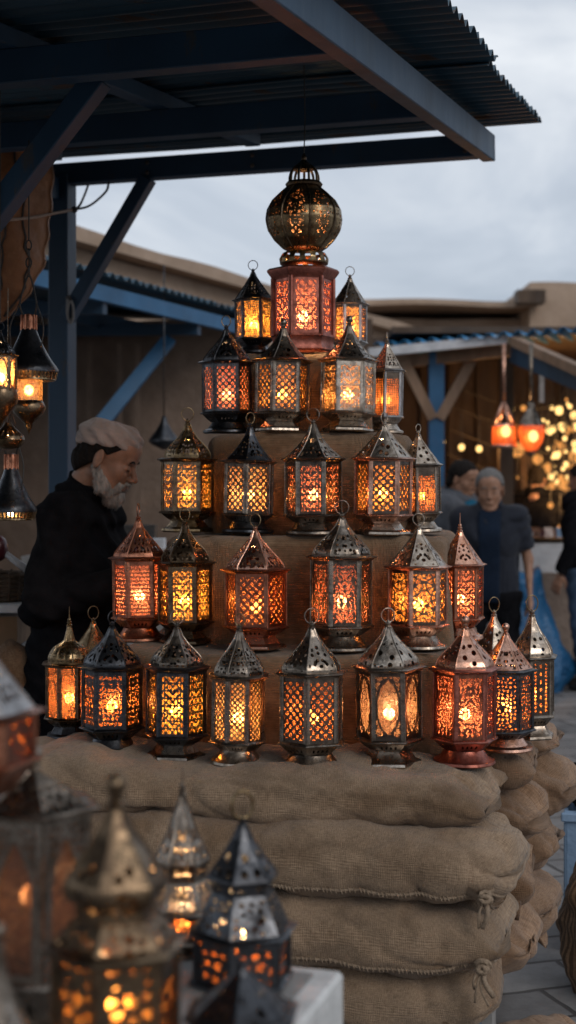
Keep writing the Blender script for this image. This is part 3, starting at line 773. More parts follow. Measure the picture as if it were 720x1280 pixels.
# ---- foreground lanterns on the near table (blurred)
FG='lanterns standing on the near whitewashed table'
TZ=.90
def fg(px,d,Z,ya,hw,label,**k):
    H=(CAMZ-(ya-600)/F*d)-Z
    return lantern(((px-360)/F*d,d,Z),hw/F*d/1.03,H,label,**k)
NECK=[(0,.58),(.16,.58),(.18,.72),(.23,.73),(.5,.45),(.78,.20),(1,.07)]
fg(145,1.52,TZ,990,84,'big dark brass lantern with bulging roof and knob, in front on the near table',metal='bronze',roofm='bronze',style=[(0,.60),(.13,.60),(.16,.74),(.24,.80),(.33,.79),(.48,.62),(.72,.32),(1,.07)],pat='bigpebble',roofpat='fewholes',n=6,rz=.32,top='ball',glass='amber',seed=4,power=.24,shoulder=(.66,.66,'pebble'),bodyfrac=(.12,.555),res=.9,group=FG,bulbh=.62)
fg(42,1.78,TZ,950,77,'large tin lantern with broad pierced roof and pointed arch windows on the near table',metal='pewter',roofm='pewter',style='pyramid',panelm='pewter',pat='doorarch',roofpat='mosaic',n=6,rz=-.20,top='ball',glass='smoke',seed=2,power=.05,bodyfrac=(.27,.83),bulbm='bulb_dim',group=FG,bulbh=.45)
fg(228,2.14,TZ,985,45,'slim grey lantern with a tall spire between the brass and black ones',metal='pewter',roofm='pewter',style=[(0,.66),(.16,.66),(.18,.78),(.23,.80),(.55,.42),(1,.05)],pat='pebble',roofpat='leafholes',n=6,rz=.05,top='spike',glass='orange',seed=3,power=.16,bodyfrac=(.10,.26),group=FG,bulbh=.4,shoulder=(.46,.70,'mosaic'))
fg(303,2.0,TZ,1022,65,'black two-tiered lantern with a ring, near the corner of the near table',metal='black',roofm='black',style=NECK,pat='bigpebble',roofpat='fewholes',n=6,rz=.30,top='loop',ringr=.026,glass='orange',seed=6,power=.20,bodyfrac=(.05,.32),group=FG,shoulder=(.58,.62,'pebble'),bulbh=.7)
fg(302,1.62,TZ-.06,1200,70,'low black lantern with a plain wedge roof in front of the two-tiered black one',metal='black',roofm='black',style='pyramid',pat='pebble',roofpat='fewholes',n=6,rz=.42,top='none',glass='orange',seed=1,power=.2,bodyfrac=(.10,.72),group=FG,bulbh=.8)
fg(-4,1.34,TZ,1172,62,'silver dome-roofed lantern cut by the lower left corner of the picture',metal='pewter',roofm='pewter',style='bell',pat='scroll',roofpat='fewholes',n=8,rz=.1,top='ball',glass='honey',seed=2,power=.2,bodyfrac=(.12,.5),group=FG)
# hanging copper lantern, left edge
h=lantern((-.380,1.70,1.205),.082,.235,'copper and tin lantern hanging at the left edge above the tin one',metal='copper',roofm='grey',style='pyramid',pat='bigpebble',roofpat='leafholes',n=6,rz=.25,top='ring',glass='orange',seed=3,power=.8,feet=False,bodyfrac=(.28,.50),bulbh=.6,name='hanging_lantern')
b=MB();b.tube([(0,0,.28),(0,0,1.5)],.002,6);b.build('hanging_wire',M['wire'],h)
# ------------------------------------------------------------------ sacks and the covered steps
def fbm(v,o=3):
    s=0;a=1
    for _ in range(o): s+=a*mn.noise(v);v=v*2.03;a*=.5
    return s
def rotz(a): return Matrix.Rotation(a,4,'Z')
def sack(loc,L,W,H,rz,label,seed,mat='burlap',seam=True,droop=0.0,tie=1,group='filled burlap sacks stacked under the lanterns',seamz=-.12,flap=True):
    """pillow along x. front face is -y"""
    nl,nc=150,90
    off=Vector((seed*7.3,seed*3.1,seed*1.7))
    V=[];uv=[]
    for i in range(nl+1):
        s=-1+2*i/nl
        e=abs(s)
        hz=(1-e**8)**.6*.92+.08
        wy=.90+.10*(1-e**3)
        end=max(0,(e-.62)/.38)
        for k in range(nc+1):
            a=2*PI*k/nc
            ca,sa=math.cos(a),math.sin(a)
            y=W/2*wy*math.copysign(abs(ca)**.52,ca)
            z=H/2*hz*math.copysign(abs(sa)**.66,sa)
            x=s*L/2*(1-.045*(abs(ca)**2)*(end)+.02*math.sin(a*2+seed))
            p=Vector((x,y,z))
            n=Vector((s*end*.9,ca*.9,sa)).normalized()
            q=p+off
            dsp=.020*fbm(q*3.6)+.008*fbm(q*11)
            # gathered folds running away from the ends
            ang=math.atan2(z,abs(y)+.04 )
            fold=math.sin(ang*11+3*mn.noise(q*2.5)+seed)*mn.noise(q*5+Vector((3,1,2)))
            dsp+=.030*end*fold
            cr_=1-abs(mn.noise(Vector((q.x*3.2,q.y*6,q.z*9+q.x*2))))*2.2
            if cr_>0: dsp-=.016*cr_**5*(.35+.65*end+.4*max(0,mn.noise(q*1.9)))
            cr_=1-abs(mn.noise(Vector((q.x*9,q.y*3,q.z*4))+Vector((5,5,5))))*2.6
            if cr_>0: dsp-=.008*cr_**5*(.3+.7*end)
            dsp+=.007*math.sin((y*.5+z)*95+6*mn.noise(q*3))*max(0,mn.noise(q*3.3))
            p+=n*dsp
            p.z-=droop*(e**3)+.014*mn.noise(Vector((s*2.3+seed,0,0)))*(sa>-.3)
            V.append(p);uv.append((s*L/2+seed,a/(2*PI)*2*(W+H)*.8))
    Fc=[]
    m=nc+1
    for i in range(nl):
        for k in range(nc): Fc.append((i*m+k,(i+1)*m+k,(i+1)*m+k+1,i*m+k+1))
    # close the ends
    for i,rev in((0,False),(nl,True)):
        c=Vector((0,0,0))
        for k in range(nc): c+=V[i*m+k]
        c/=nc;V.append(c);uv.append(uv[i*m]);ci=len(V)-1
        for k in range(nc):
            f=(ci,i*m+k,i*m+k+1);Fc.append(f[::-1] if rev else f)
    # merge seam column
    for i in range(nl+1): V[i*m+nc]=V[i*m].copy()
    root=mk('burlap_sack',V,Fc,M[mat],None,True,uv)
    root.location=loc;root.rotation_euler=(0,0,rz)
    tag(root,label,'sack',group)
    def surf(s,a):
        i=int(round((s+1)/2*nl));k=int(round((a%(2*PI))/(2*PI)*nc))%nc
        return V[i*m+k]
    if seam:
        b=MB();r1=random.Random(seed)
        a=-PI/2-PI/2+.45+seamz   # front low
        a=PI+ (0.30) 
        a=-(PI/2)-.95+seamz
        pts=[surf(s,a)+Vector((0,-.002,.0)) for s in np.linspace(-.97,.97,60)]
        b.tube(pts,.0042,6)
        # stitches along the seam
        for q in range(58):
            p=pts[q]+Vector((0,-.003,0));
            for dd in(0,.45): 
                pp=p.lerp(pts[q+1],dd)
                b.tube([pp+Vector((-.003,-.001,.006)),pp+Vector((.003,-.003,-.006))],.0016,4)
        # end seam, right and left
        for sg in(1,-1):
            pe=[surf(sg*.95,aa)*1.0+Vector((sg*.006,0,0)) for aa in np.linspace(-PI+.35,-.1,20)]
            b.tube(pe,.0038,6)
        b.build('seam',M['rope'],root,smooth=True)
    if tie:
        b=MB();r1=random.Random(seed+5)
        for sg in((1,) if tie==1 else (1,-1)):
            c=surf(sg*.93,-PI+.5)+Vector((sg*.004,-.012,-.004))
            for q in range(5):
                rr=.007+.011*r1.random();tl=r1.uniform(-1.3,1.3);tl2=r1.uniform(-.5,.5)
                pts=[]
                for k in range(14):
                    t=2*PI*k/14;pts.append(c+Vector((rr*math.cos(t)*(1+.2*math.sin(3*t+q)),rr*math.sin(t)*tl*.6-.004*q,rr*math.sin(t)))+Vector((r1.uniform(-.003,.003),0,tl2*.01)))
                b.tube(pts,.0055,7,closed=True)
            for q in range(4):
                e=c+Vector((r1.uniform(-.035,.03),-.012,-.05-.04*r1.random()))
                b.tube(spl([c,c.lerp(e,.5)+Vector((r1.uniform(-.01,.01),-.014,0)),e],5),[.0062]*11 if q==0 else [.003]*11,6)
        b.build('knotted_corner',M['rope'],root,smooth=True)
    if seam or tie:
        b=MB();r1=random.Random(seed+77)
        for q in range(420):
            i=r1.randrange(6,nl-6);a=r1.uniform(-PI,.2);p0=surf(-1+2*i/nl,a)
            d_=Vector((r1.uniform(-1,1),-abs(r1.uniform(.1,.8)),r1.uniform(-.6,.8))).normalized();ln_=r1.uniform(.006,.020)
            b.tube([p0-d_*.001,p0+d_*ln_*.5+Vector((0,0,-.001)),p0+d_*ln_+Vector((0,0,-.003))],[.0005,.0004,.0002],3,cap=False)
        tag(b.build('loose_fibres',M['rope'],root),kind='stuff')
    if flap:
        # loose ear of cloth at the right end
        V2=[];uv2=[];nf=16
        r1=random.Random(seed+9)
        for side in(0,1):
            for i in range(nf+1):
                t=i/nf
                base=surf(.90,-PI*.98+t*PI*.96) if False else surf(.90, -PI+.15+t*(PI-.3))
                ln=.030+.008*math.sin(t*6+seed)+.006*r1.random()
                for j in range(7):
                    q=j/6
                    V2.append(base+Vector((q*ln*1.1-.012,.006*math.sin(t*14+seed)*q-.004+side*.004,-.35*ln*q*q+.012*q*math.sin(t*21+seed))))
                    uv2.append((t*W+seed,q*.06))
        F2=[];o=(nf+1)*7
        for i in range(nf):
            for j in range(6):
                a=i*7+j;F2.append((a,a+1,a+8,a+7));F2.append((o+a,o+a+7,o+a+8,o+a+1))
            F2.append((i*7+6,o+i*7+6,o+(i+1)*7+6,(i+1)*7+6))
        mk('cloth_flap',V2,F2,M[mat],root,True,uv2)
    return root
TH=math.radians(-12.5)
Ud=Vector((math.cos(TH),math.sin(TH),0));Dd=Vector((-math.sin(TH),math.cos(TH),0))
RC=Vector(((600-360)/F*3.30,3.30,0))     # front right corner of the stack
def st(u,v,z): return RC+Ud*u+Dd*v+Vector((0,0,z))
L=1.34
bounds=[(.775,.915),(.615,.80),(.435,.635),(.285,.455)]
desc=['topmost','second from the top','third from the top','lowest']
k=0
for li,(za,zb) in enumerate(bounds):
    h=zb-za+.012
    for ri,(v0,w) in enumerate(((.0,.46),(.43,.44),(.84,.40))):
        jit=[(.04,.04,-.0),(.085,.04,.05),(.07,.03,-.0),(.03,.03,-.0)][li][ri]
        dz=0 if ri==0 else [0,.012,.01,.0][li]
        vv=v0+[.0,-.035,-.03,.0][li]*(ri==0)
        lab={0:'front burlap sack, %s of the stack, long side towards the camera'%desc[li],
             1:'middle burlap sack, %s of its pile, just behind the front one'%desc[li],
             2:'rear burlap sack, %s of its pile, farthest right in the stack'%desc[li]}[ri]
        sack(st(-L/2+jit+(0,.07,.15)[ri],vv+w/2,(za+zb)/2+dz),L,w,h,TH+rnd.uniform(-.02,.02)+(0,.02,-.03)[ri],lab,k+1,
             seam=(ri==0 and li>0) ,tie=1 if (ri==0 and li in(1,2)) else 0,flap=(li,ri) in((1,0),(3,0),(0,2),(2,1),(3,2)),droop=.012,
             mat='burlap' if (k%3) else 'burlap2')
        k+=1
# blue pallet table under the sacks
t=thing('pallet_table','low blue painted pallet table under the burlap sacks','table',st(-L/2,.62,0),TH)
for i in range(7):
    b=MB();b.box((0,-.60+i*.2,.262),(1.30,.15,.022),None,.003);b.build('slat',M['bluewood2'],t)
for y in(-.66,.0,.60):
    b=MB();b.box((0,y,.21),(1.28,.035,.08),None,.004);b.build('rail',M['bluewood2'],t)
for x,y in((.60,-.60),(-.60,-.60),(.60,.58),(-.60,.58),(.62,0)):
    b=MB();b.box((x,y,.125),(.075,.075,.25),None,.005);b.build('leg',M['bluewood2'] if y<0 else M['greytop'],t)

def clothbox(name,c,w,dp,z0,z1,rz,label,seed,mat='burlap_dark',rad=.035,group='burlap covered steps of the lantern display'):
    c=Vector(c);V=[];uv=[]
    n=220;prof=[(1.0,0.0),(1.0,.2),(1.0,.4),(.998,.6),(.995,.8)]
    H=z1-z0
    lv=[(0,z) for z in np.linspace(0,H-rad,9)]
    for q in np.linspace(0,PI/2,6)[1:]: lv.append((rad*(1-math.cos(q)),H-rad+rad*math.sin(q)))
    for q in(.06,.12,.2,.32): lv.append((rad+q*min(w,dp)*.9*.5/.32*.32/.32*.9 if q==.32 else rad+q,H))
    lens=0;last=None
    for li,(ins,z) in enumerate(lv):
        a_,b_=max(.01,w/2-ins),max(.01,dp/2-ins)
        if last is not None: lens+=math.hypot(ins-last[0],z-last[1])
        last=(ins,z)
        for k in range(n):
            t=2*PI*k/n;ct,stt=math.cos(t),math.sin(t)
            e=.22
            x=a_*math.copysign(abs(ct)**e,ct);y=b_*math.copysign(abs(stt)**e,stt)
            q=Vector((x,y,z))*1.0+Vector((seed*5,seed,0))
            m_=.014*fbm(q*3.1)+.011*fbm(Vector((q.x*9,q.y*9,q.z*2.2)))
            cr_=1-abs(mn.noise(Vector((q.x*7+q.z*2,q.y*7,q.z*2.5))))*2.4
            m_-=.014*max(0,cr_)**4
            hang=1-z/H
            m_+=.018*hang*math.sin((x+y)*34+4*mn.noise(q*2))*max(0,mn.noise(q*2.2)+.3)
            nx,ny=ct*abs(ct)**.2,stt
            l=math.hypot(nx,ny) or 1
            top=z>=H-1e-6
            V.append((x+(0 if top else nx/l*m_),y+(0 if top else ny/l*m_),z+.012*fbm(q*4.5)*(1 if z>H*.75 else 0)-.004*(z>H*.75)))
            uv.append((k/n*2*(w+dp),lens))
    Fc=[]
    for i in range(len(lv)-1):
        for k in range(n):
            l=(k+1)%n;Fc.append((i*n+k,i*n+l,(i+1)*n+l,(i+1)*n+k))
    Fc.append(tuple((len(lv)-1)*n+k for k in range(n)))
    o=mk(name,V,Fc,M[mat],None,True,uv);o.location=(c.x,c.y,z0);o.rotation_euler=(0,0,rz)
    return tag(o,label,'display step',group)
TP=math.radians(-7)
Up=Vector((math.cos(TP),math.sin(TP),0));Dp=Vector((-math.sin(TP),math.cos(TP),0))
def tier(pl,pr,d,dep,z0,z1,lab,seed,**k):
    """front edge centre at depth d, between columns pl and pr there"""
    w=(pr-pl)/F*d;cx=((pl+pr)/2-360)/F*d
    c=Vector((cx,d,0))+Dp*(dep/2)
    clothbox('covered_step',c,w,dep,z0,z1,TP,lab,seed,**k)
tier(128,602,3.74,.92,.895,1.148,'lowest burlap covered step, carrying the second lantern row',1)
tier(190,566,3.98,.72,1.140,1.446,'second burlap covered step from the bottom, under the third lantern row',2)
tier(252,512,4.20,.55,1.438,1.740,'third burlap covered step from the bottom, under the fourth lantern row',3)
tier(292,468,4.385,.40,1.732,1.993,'narrow topmost burlap covered step under the red drum lantern',4)

# ------------------------------------------------------------------ market canopy over the display
TS=math.radians(-17.3)
U2=Vector((math.cos(TS),math.sin(TS),0));D2=Vector((-math.sin(TS),math.cos(TS),0))
O2=Vector((-.94,6.0,0));SL=.0945
def cp(u,v,dz=0.0,flat=None): return O2+U2*u+D2*v+Vector((0,0,(2.83+SL*v if flat is None else flat)+dz))
can=thing('market_canopy','blue painted timber canopy with a corrugated tin roof over the lantern display','canopy',O2,0)
def part(b,name,mat,parent=None):
    pr=parent or can
    b.V=[tuple(Vector(v)-pr.location) for v in b.V]
    return b.build(name,mat,pr)
def sheet(u0,u1,v0,v1,dz,per=.085,amp=.013):
    n=int((v1-v0)/per*10);V=[];nu=12
    for s in(0,1):
        for i in range(n+1):
            v=v0+(v1-v0)*i/n
            h=amp*math.sin(2*PI*v/per)
            for j in range(nu+1):
                u=u0+(u1-u0)*j/nu
                rag=.012*mn.noise(Vector((v*9,u,3)))*(j==nu)
                sg=.010*mn.noise(Vector((v*1.2,u*1.3,dz*9)))
                V.append(cp(u+rag,v,dz+h+sg-.0025*s))
    Fc=[];m=nu+1;o=(n+1)*m
    for i in range(n):
        for j in range(nu):
            a=i*m+j;Fc.append((a,a+m,a+m+1,a+1));Fc.append((o+a,o+a+1,o+a+m+1,o+a+m))
        for j in(0,nu):
            a=i*m+j;Fc.append((a,a+m,o+a+m,o+a) if j else (a,o+a,o+a+m,a+m))
    for j in range(nu):
        for i in(0,n):
            a=i*m+j;Fc.append((a,a+1,o+a+1,o+a) if i==0 else (a,o+a,o+a+1,a+1))
    b=MB();b.add(V,Fc);o_=part(b,'roof_sheet',M['bluetin']);o_.data.shade_smooth();o_.data.set_sharp_from_angle(angle=math.radians(60))
sheet(-1.6,1.955,-1.05,.22,.155);sheet(-1.6,1.975,-2.35,-.99,.168);sheet(-1.6,1.95,-3.75,-2.29,.180);sheet(-1.6,1.96,-5.3,-3.68,.195)  # last sheet extends the roof out of view, added to darken the display
b=MB();b.bar(cp(-1.2,0,.04),cp(1.74,0,.04),.07,.085,bev=.003);part(b,'back_beam',M['bluewood'])
for v in(-1.0,-2.05,-3.05,-4.1,-5.1):  # nearest purlins carry the unseen roof extension added for shade
    b=MB();b.bar(cp(-1.55,v,.045),cp(1.76,v,.045),.06,.09,bev=.003);part(b,'purlin',M['bluewood'])
for u in(-.95,.0,.86):
    b=MB();b.bar(cp(u,-.06,.118),cp(u,-5.2,.118),.06,.05,bev=.003);part(b,'rafter',M['bluewood'])
b=MB();b.bar(cp(1.77,.08,.040),cp(1.77,-5.2,.040),.05,.10,bev=.003);part(b,'edge_rafter',M['bluewood'])
for (u_,v_) in((1.70,-.045),(.40,-.045),(-.02,-.045),(.85,-.045)):
    for dz_ in(.02,.06):
        b=MB();b.lathe([(.009,0),(.009,.006),(.004,.009)],8);Rm_=Matrix.Rotation(PI/2,3,'X');q_=cp(u_,v_,dz_)
        b.V=[tuple(Rm_@Vector(v)+q_) for v in b.V];part(b,'bolt',M['iron'])
b=MB();b.bar(cp(-.02,.08,-.02),cp(-.02,-3.5,-.02),.06,.09,bev=.003);part(b,'side_beam',M['bluewood'])
b=MB();b.bar(cp(0,.0,0,0),cp(0,.0,0,2.87),.088,.088,up=(U2.x,U2.y,0),bev=.004);part(b,'post',M['bluewood'])
# cross piece towards the left and the two braces
b=MB();b.bar(cp(.40,-.03,.0),cp(.035,-.03,-.56),.055,.06,up=D2,bev=.003);part(b,'brace',M['bluewood'])
b=MB();a_=P(124,98,3.86);c_=P(-70,352,3.98);b.bar(a_,c_,.062,.062,up=D2,bev=.003);part(b,'brace',M['bluewood'])
b=MB();b.bar(cp(-1.42,-2.05,0,0),cp(-1.42,-2.05,0,2.66),.088,.088,up=(U2.x,U2.y,0),bev=.004);part(b,'post',M['bluewood'])
# iron eye bolt with a loop of rope on the post
hk=thing('rope_loop','small grey loop of rope hooked on the blue post','rope',cp(.055,-.045,0,2.31),0)
b=MB()
for q in range(3):
    pts=[Vector((.012*math.sin(2*PI*k/16)+.004*q,-.012*q-.004,.045*math.cos(2*PI*k/16)-.01*q)) for k in range(16)]
    b.tube(pts,.006,6,closed=True)
part_=b.build('loop',M['greytop'],hk,smooth=True)
b=MB();b.tube([(-.02,.02,.04),(0,-.02,.045),(.01,-.04,.03)],.006,6);b.build('hook',M['iron'],hk,smooth=True)
# cable across the left
cb=MB();d=4.6
pts=spl([P(-30,278,4.4),P(20,274,4.6),P(45,271,4.9),P(70,266,5.3),P(92,262,5.75),P(112,257,5.78),P(132,240,5.8),P(136,228,5.85)],8)
cb.tube(pts[:33],.006,6);
o=cb.build('power_cable',M['cord'],None,smooth=True);tag(o,'pale twisted cable strung from the left edge to the blue post','cable')
cb=MB();cb.tube(pts[32:],.005,6);cb.tube(spl([P(94,262,5.76),P(100,256,5.8),P(106,243,5.85),P(110,232,5.88)],6),.005,6)
cb.sphere(P(93,262,5.72),.014,8,6)
o=cb.build('power_cable',M['wire'],None,smooth=True);tag(o,'dark cable ends looping from the blue post up to the beam','cable')

# hanging leather hide at the upper left
def hide():
    n,m=40,34;V=[];uv=[]
    right=[(0,68),(.10,66),(.25,65),(.4,62),(.55,58),(.66,55),(.75,46),(.83,36),(.90,22),(.96,6),(1,-18)]
    d=5.35;y0,y1=175,408
    for s in(0,1):
        for i in range(n+1):
            t=i/n
            for j in range(m+1):
                u=j/m
                xr=interp(right,t)+1.6*math.sin(t*40)
                xl=-110+60*t
                px=xl+(xr-xl)*u;py=y0+(y1-y0)*t-10*(1-u)*t
                bul=.16*math.sin(PI*min(1,u*.9+.1))**.7*math.sin(PI*(t*.7+.25))
                p=P(px,py,d)
                q=Vector((p.x,0,p.z))
                p.y+=-bul+.02*fbm(q*4)+.012*math.sin(p.x*40+3*mn.noise(q*2))+.02*s
                V.append(p)
    Fc=[];w=m+1;o=(n+1)*w
    for i in range(n):
        for j in range(m):
            a=i*w+j;Fc.append((a,a+1,a+w+1,a+w));Fc.append((o+a,o+a+w,o+a+w+1,o+a+1))
        for j in(0,m):
            a=i*w+j;Fc.append((a,a+w,o+a+w,o+a))
    for j in range(m):
        a=n*w+j;Fc.append((a,a+1,o+a+1,o+a))
        a=j;Fc.append((a,o+a,o+a+1,a+1))
    root=mk('leather_hide',V,Fc,M['leather'],None,True)
    tag(root,'brown leather hide hanging from the canopy at the upper left','leather hide')
    for u in(.52,.72,.90):
        b=MB();b.tube([Vector(V[i*w+int(u*m+2*math.sin(i*.17+u*9))])+Vector((0,-.004,0)) for i in range(0,n,2)],.0045,5);b.build('seam',M['wire'],root,smooth=True)
hide()

# hanging lamps at the left edge
HG='hanging lamps at the left edge under the canopy'
def cone_lamp(px,d,ytop,ybot,hw,label,lower=True,ywire=150,glow=.5):
    s=d/F;x=(px-360)*s;zt=CAMZ-(ytop-600)*s
    Hh=(ybot-ytop)*s
    t=thing('hanging_lamp',label,'hanging lamp',(x,d,zt-Hh),0,HG)
    R=hw*s
    zc=Hh-.62*Hh*.0
    b=MB()
    z1=Hh;k=Hh
    b.lathe([(R*.22,z1),(R*.25,z1-.03*k),(R*.25,z1-.12*k)],20,cap=False)
    b.lathe([(R*.24,z1),(R*.05,z1+.004)],20,cap=False)
    for q in range(10):
        a=2*PI*q/10;b.tube([(R*.25*math.cos(a),R*.25*math.sin(a),z1),(R*.26*math.cos(a),R*.26*math.sin(a),z1-.13*k)],.003,5)
    b.build('collar',M['copper'],t,auto=40)
    b=MB()
    zr=z1-.50*k
    b.lathe([(R*.25,z1-.12*k),(R*.34,z1-.18*k),(R*.52,z1-.28*k),(R*.74,z1-.38*k),(R*.92,z1-.44*k),(R,z1-.475*k),(R*.99,zr),(R*.95,zr),(R*.93,z1-.47*k),(R*.6,z1-.34*k),(R*.2,z1-.14*k)],36,cap=False)
    b.build('shade',M['black'],t,auto=45)
    b=MB();nt_=40
    for q in range(nt_):
        a=2*PI*q/nt_;b.bar((R*.95*math.cos(a),R*.95*math.sin(a),zr),(R*.90*math.cos(a),R*.90*math.sin(a),zr-.055*k),.006,.003,up=(math.cos(a),math.sin(a),0))
    b.lathe([(R*.90,zr-.05*k),(R*.91,zr-.065*k),(R*.86,zr-.07*k),(R*.85,zr-.05*k)],36,cap=False)
    b.build('slotted_rim',M['brass'],t,auto=40)
    if lower:
        b=MB();gr=R*.46;b.lathe([(gr,zr-.03*k),(gr,zr-.26*k)],28,cap=False);b.build('glass',G['honey'],t,smooth=True)
        b=MB();z2=zr-.25*k
        b.lathe([(gr*.98,z2+.01*k),(gr*1.05,z2),(gr*1.1,z2-.01*k),(gr*1.25,z2-.05*k),(gr*1.1,z2-.10*k),(gr*.6,z2-.16*k),(gr*.32,z2-.19*k),(gr*.3,z2-.22*k),(gr*.12,z2-.25*k),(0.001,z2-.29*k)],28,cap=False)
        b.lathe([(gr,z2+.008*k),(.01,z2+.004*k)],28,cap=False)
        b.build('bowl',M['bronze'],t,auto=50)
    zb=zr-.15*k if lower else zr
    b=MB();b.sphere((0,0,zb),.012,12,8,(1,1,1.2));b.build('bulb',M['bulb'],t,smooth=True)
    light('lamp_light',(0,0,zb),glow,t,.018)
    b=MB()
    for q in(-1,1):
        b.tube(spl([(q*R*.20,0,z1),(q*R*.28,-.01,z1+.10*k),(q*R*.12,0,z1+.28*k),(0,0,z1+.36*k)],6),.0028,5)
        b.tube(spl([(q*R*.28,-.01,z1+.10*k),(q*R*.55,-.03,z1-.10*k),(q*R*.5,-R*.5,z1-.3*k)],6),.0022,5)
    zw=CAMZ-(ywire-600)*s-(zt-Hh)
    for q in range(4): 
        zz=z1+.38*k+q*.025
        b.tube([Vector((.008*math.sin(2*PI*j/10)*(q%2),.008*math.sin(2*PI*j/10)*((q+1)%2),zz+.015*math.cos(2*PI*j/10))) for j in range(10)],.0022,5,closed=True)
    b.tube([(0,0,z1+.38*k+.09),(0,0,zw)],.0022,5)
    b.build('hanging_wire',M['wire'],t,smooth=True)
    return t
cone_lamp(36,4.15,394,538,37,'black cone lamp with copper collar, glass cylinder and pointed bowl, nearest the blue post',ywire=175)
cone_lamp(14,4.25,568,712,32,'lower cone lamp with a glowing slotted rim behind the seller',lower=False,ywire=520,glow=.35)
t=lantern(((0-360)/F*3.9,3.9,CAMZ-(505-600)/F*3.9),.045,.20,'small hanging lantern with clear honey panes cut by the left edge',metal='bronze',roofm='black',style='bell',pat='arch',glass='honey',n=6,rz=.3,seed=2,power=.5,name='hanging_lantern',group=HG,feet=False,footmetal='black')
b=MB();b.tube([(0,0,.22),(0,0,1.05)],.0018,5);b.build('hanging_wire',M['wire'],t)
b=MB();b.lathe([(.046,.038),(.05,.02),(.045,0),(.028,-.025),(.01,-.045),(.001,-.06)],20,cap=False);b.build('bowl',M['bronze'],t,smooth=True)
# flat brass dish lamp
s=4.1/F;t=thing('hanging_lamp','flattened brass dish lamp with small round holes, below the honey paned lantern','hanging lamp',((10-360)*s,4.1,CAMZ-(562-600)*s),0,HG)
b=MB();b.lathe([(.001,.0),(.03,.004),(.045,.018),(.048,.028)],26,cap=False);b.build('bowl',M['brass'],t,auto=50)
us=np.linspace(0,16,16*7+1);vs=np.linspace(0,1,14);Uu,Vv=np.meshgrid(us,vs,indexing='ij')
f=np.hypot((Uu%1)-.5,(Vv-.35)*1.6)-.24
b=MB();pr_=[(0,.048),(.25,.044),(.5,.030),(.75,.016),(1,.010)]
def mo_(u,v,off=0.):
    r=interp(pr_,v)-off;a=u/16*2*PI;return(math.cos(a)*r,math.sin(a)*r,.028+.05*v)
perf(b,f,us,vs,mo_,lambda u,v:mo_(u,v,.002));b.tube([(0,0,.075),(0,0,.46)],.0018,5)
b.build('shade',M['bronze'],t,auto=50)
b=MB();b.sphere((0,0,.032),.009,10,8);b.build('bulb',M['bulb'],t,smooth=True)
light('lamp_light',(0,0,.036),.25,t,.01)
# the onion's wire is under the canopy; table for the near lanterns
c=P(428,1210,0)*1.0
d=F*(CAMZ-TZ)/(1211-600);cx=(430-360)/F*d
corner=Vector((cx,d,0))
tb=thing('near_table','whitewashed block table with a grey top, holding the nearest lanterns','table',corner,TS)
b=MB();b.box((-.75,-.62,TZ-.06),(1.5,1.24,.115),None,.006);b.build('rim',M['whitewash'],tb)
b=MB();b.box((-.75,-.62,TZ-.0015),(1.43,1.17,.006));b.build('top',M['greytop'],tb)
for x,y in((-.06,-.06),(-1.44,-.06),(-.06,-1.18),(-1.44,-1.18)):
    b=MB();b.box((x,y,(TZ-.118)/2),(.08,.08,TZ-.118),None,.005);b.build('leg',M['whitewash'],tb)
b=MB();b.box((-.03,-.62,.52),(.02,1.0,.50),None,.004);b.build('side_board',M['whitewash'],tb)
b=MB();b.box((-.75,-.03,.52),(1.2,.02,.50),None,.004);b.build('side_board',M['whitewash'],tb)

# beyond the sacks, right edge
sk=thing('standing_sack','half empty striped brown sack slumped against the right side of the stack','sack',XY(768,4.5),.2)
V=[];uv=[];n=60;zs=np.linspace(0,1,40)
for i,z in enumerate(zs):
    for k2 in range(n):
        a=2*PI*k2/n;r=.15*(1+.15*math.sin(PI*z))*(1-.55*z**2.5)
        q=Vector((math.cos(a)*2,math.sin(a)*2,z*3))
        r*=1+.10*math.sin(a*6+3*mn.noise(q*1.5)+z*3)*(z**.5)+.30*mn.noise(q*1.1)+.10*mn.noise(q*3)
        V.append((r*math.cos(a)*(.8)-.05*z,r*math.sin(a),.0+.47*z-.02*(1-math.cos(a))*z));uv.append((a*.13,z*.5))
Fc=[]
for i in range(39):
    for k2 in range(n):
        l=(k2+1)%n;Fc.append((i*n+k2,i*n+l,(i+1)*n+l,(i+1)*n+k2))
Fc.append(tuple(39*n+k2 for k2 in range(n)))
mk('cloth',V,Fc,M['burlap_stripe'],sk,True,uv)
sack(Vector((.585+.12,4.02,.03)),.30,.22,.07,.5,'small flat sack lying on the paving beside the pallet table',40,seam=False,tie=0,flap=False,group='sacks lying on the paving')
bk=thing('plastic_crate','pale blue crate topped with a bundle of black cloth at the right edge','crate',XY(790,5.0),-.25)
b=MB();b.box((0,0,.015),(.44,.36,.03),None,.005)
for x in(-.215,.215): b.box((x,0,.25),(.014,.37,.46),None,.004)
for y in(-.18,.18): b.box((0,y,.25),(.43,.014,.46),None,.004)
b.box((0,-.19,.46),(.46,.02,.03),None,.004);b.box((0,.19,.46),(.46,.02,.03),None,.004)
b.build('body',M['lightblue'],bk)
o=thing('cloth_bundle','crumpled black cloth heaped on the pale blue crate','cloth',XY(768,5.0,.50),0)
V=[];Fc=[];n=36
for i in range(16):
    t_=i/15*PI/2
    for k2 in range(n):
        a=2*PI*k2/n;q=Vector((math.cos(a)*math.cos(t_),math.sin(a)*math.cos(t_),math.sin(t_)))
        r=1+.35*fbm(q*3)
        V.append((q.x*.22*r,q.y*.17*r,q.z*.12*r))
for i in range(15):
    for k2 in range(n):
        l=(k2+1)%n;Fc.append((i*n+k2,i*n+l,(i+1)*n+l,(i+1)*n+k2))
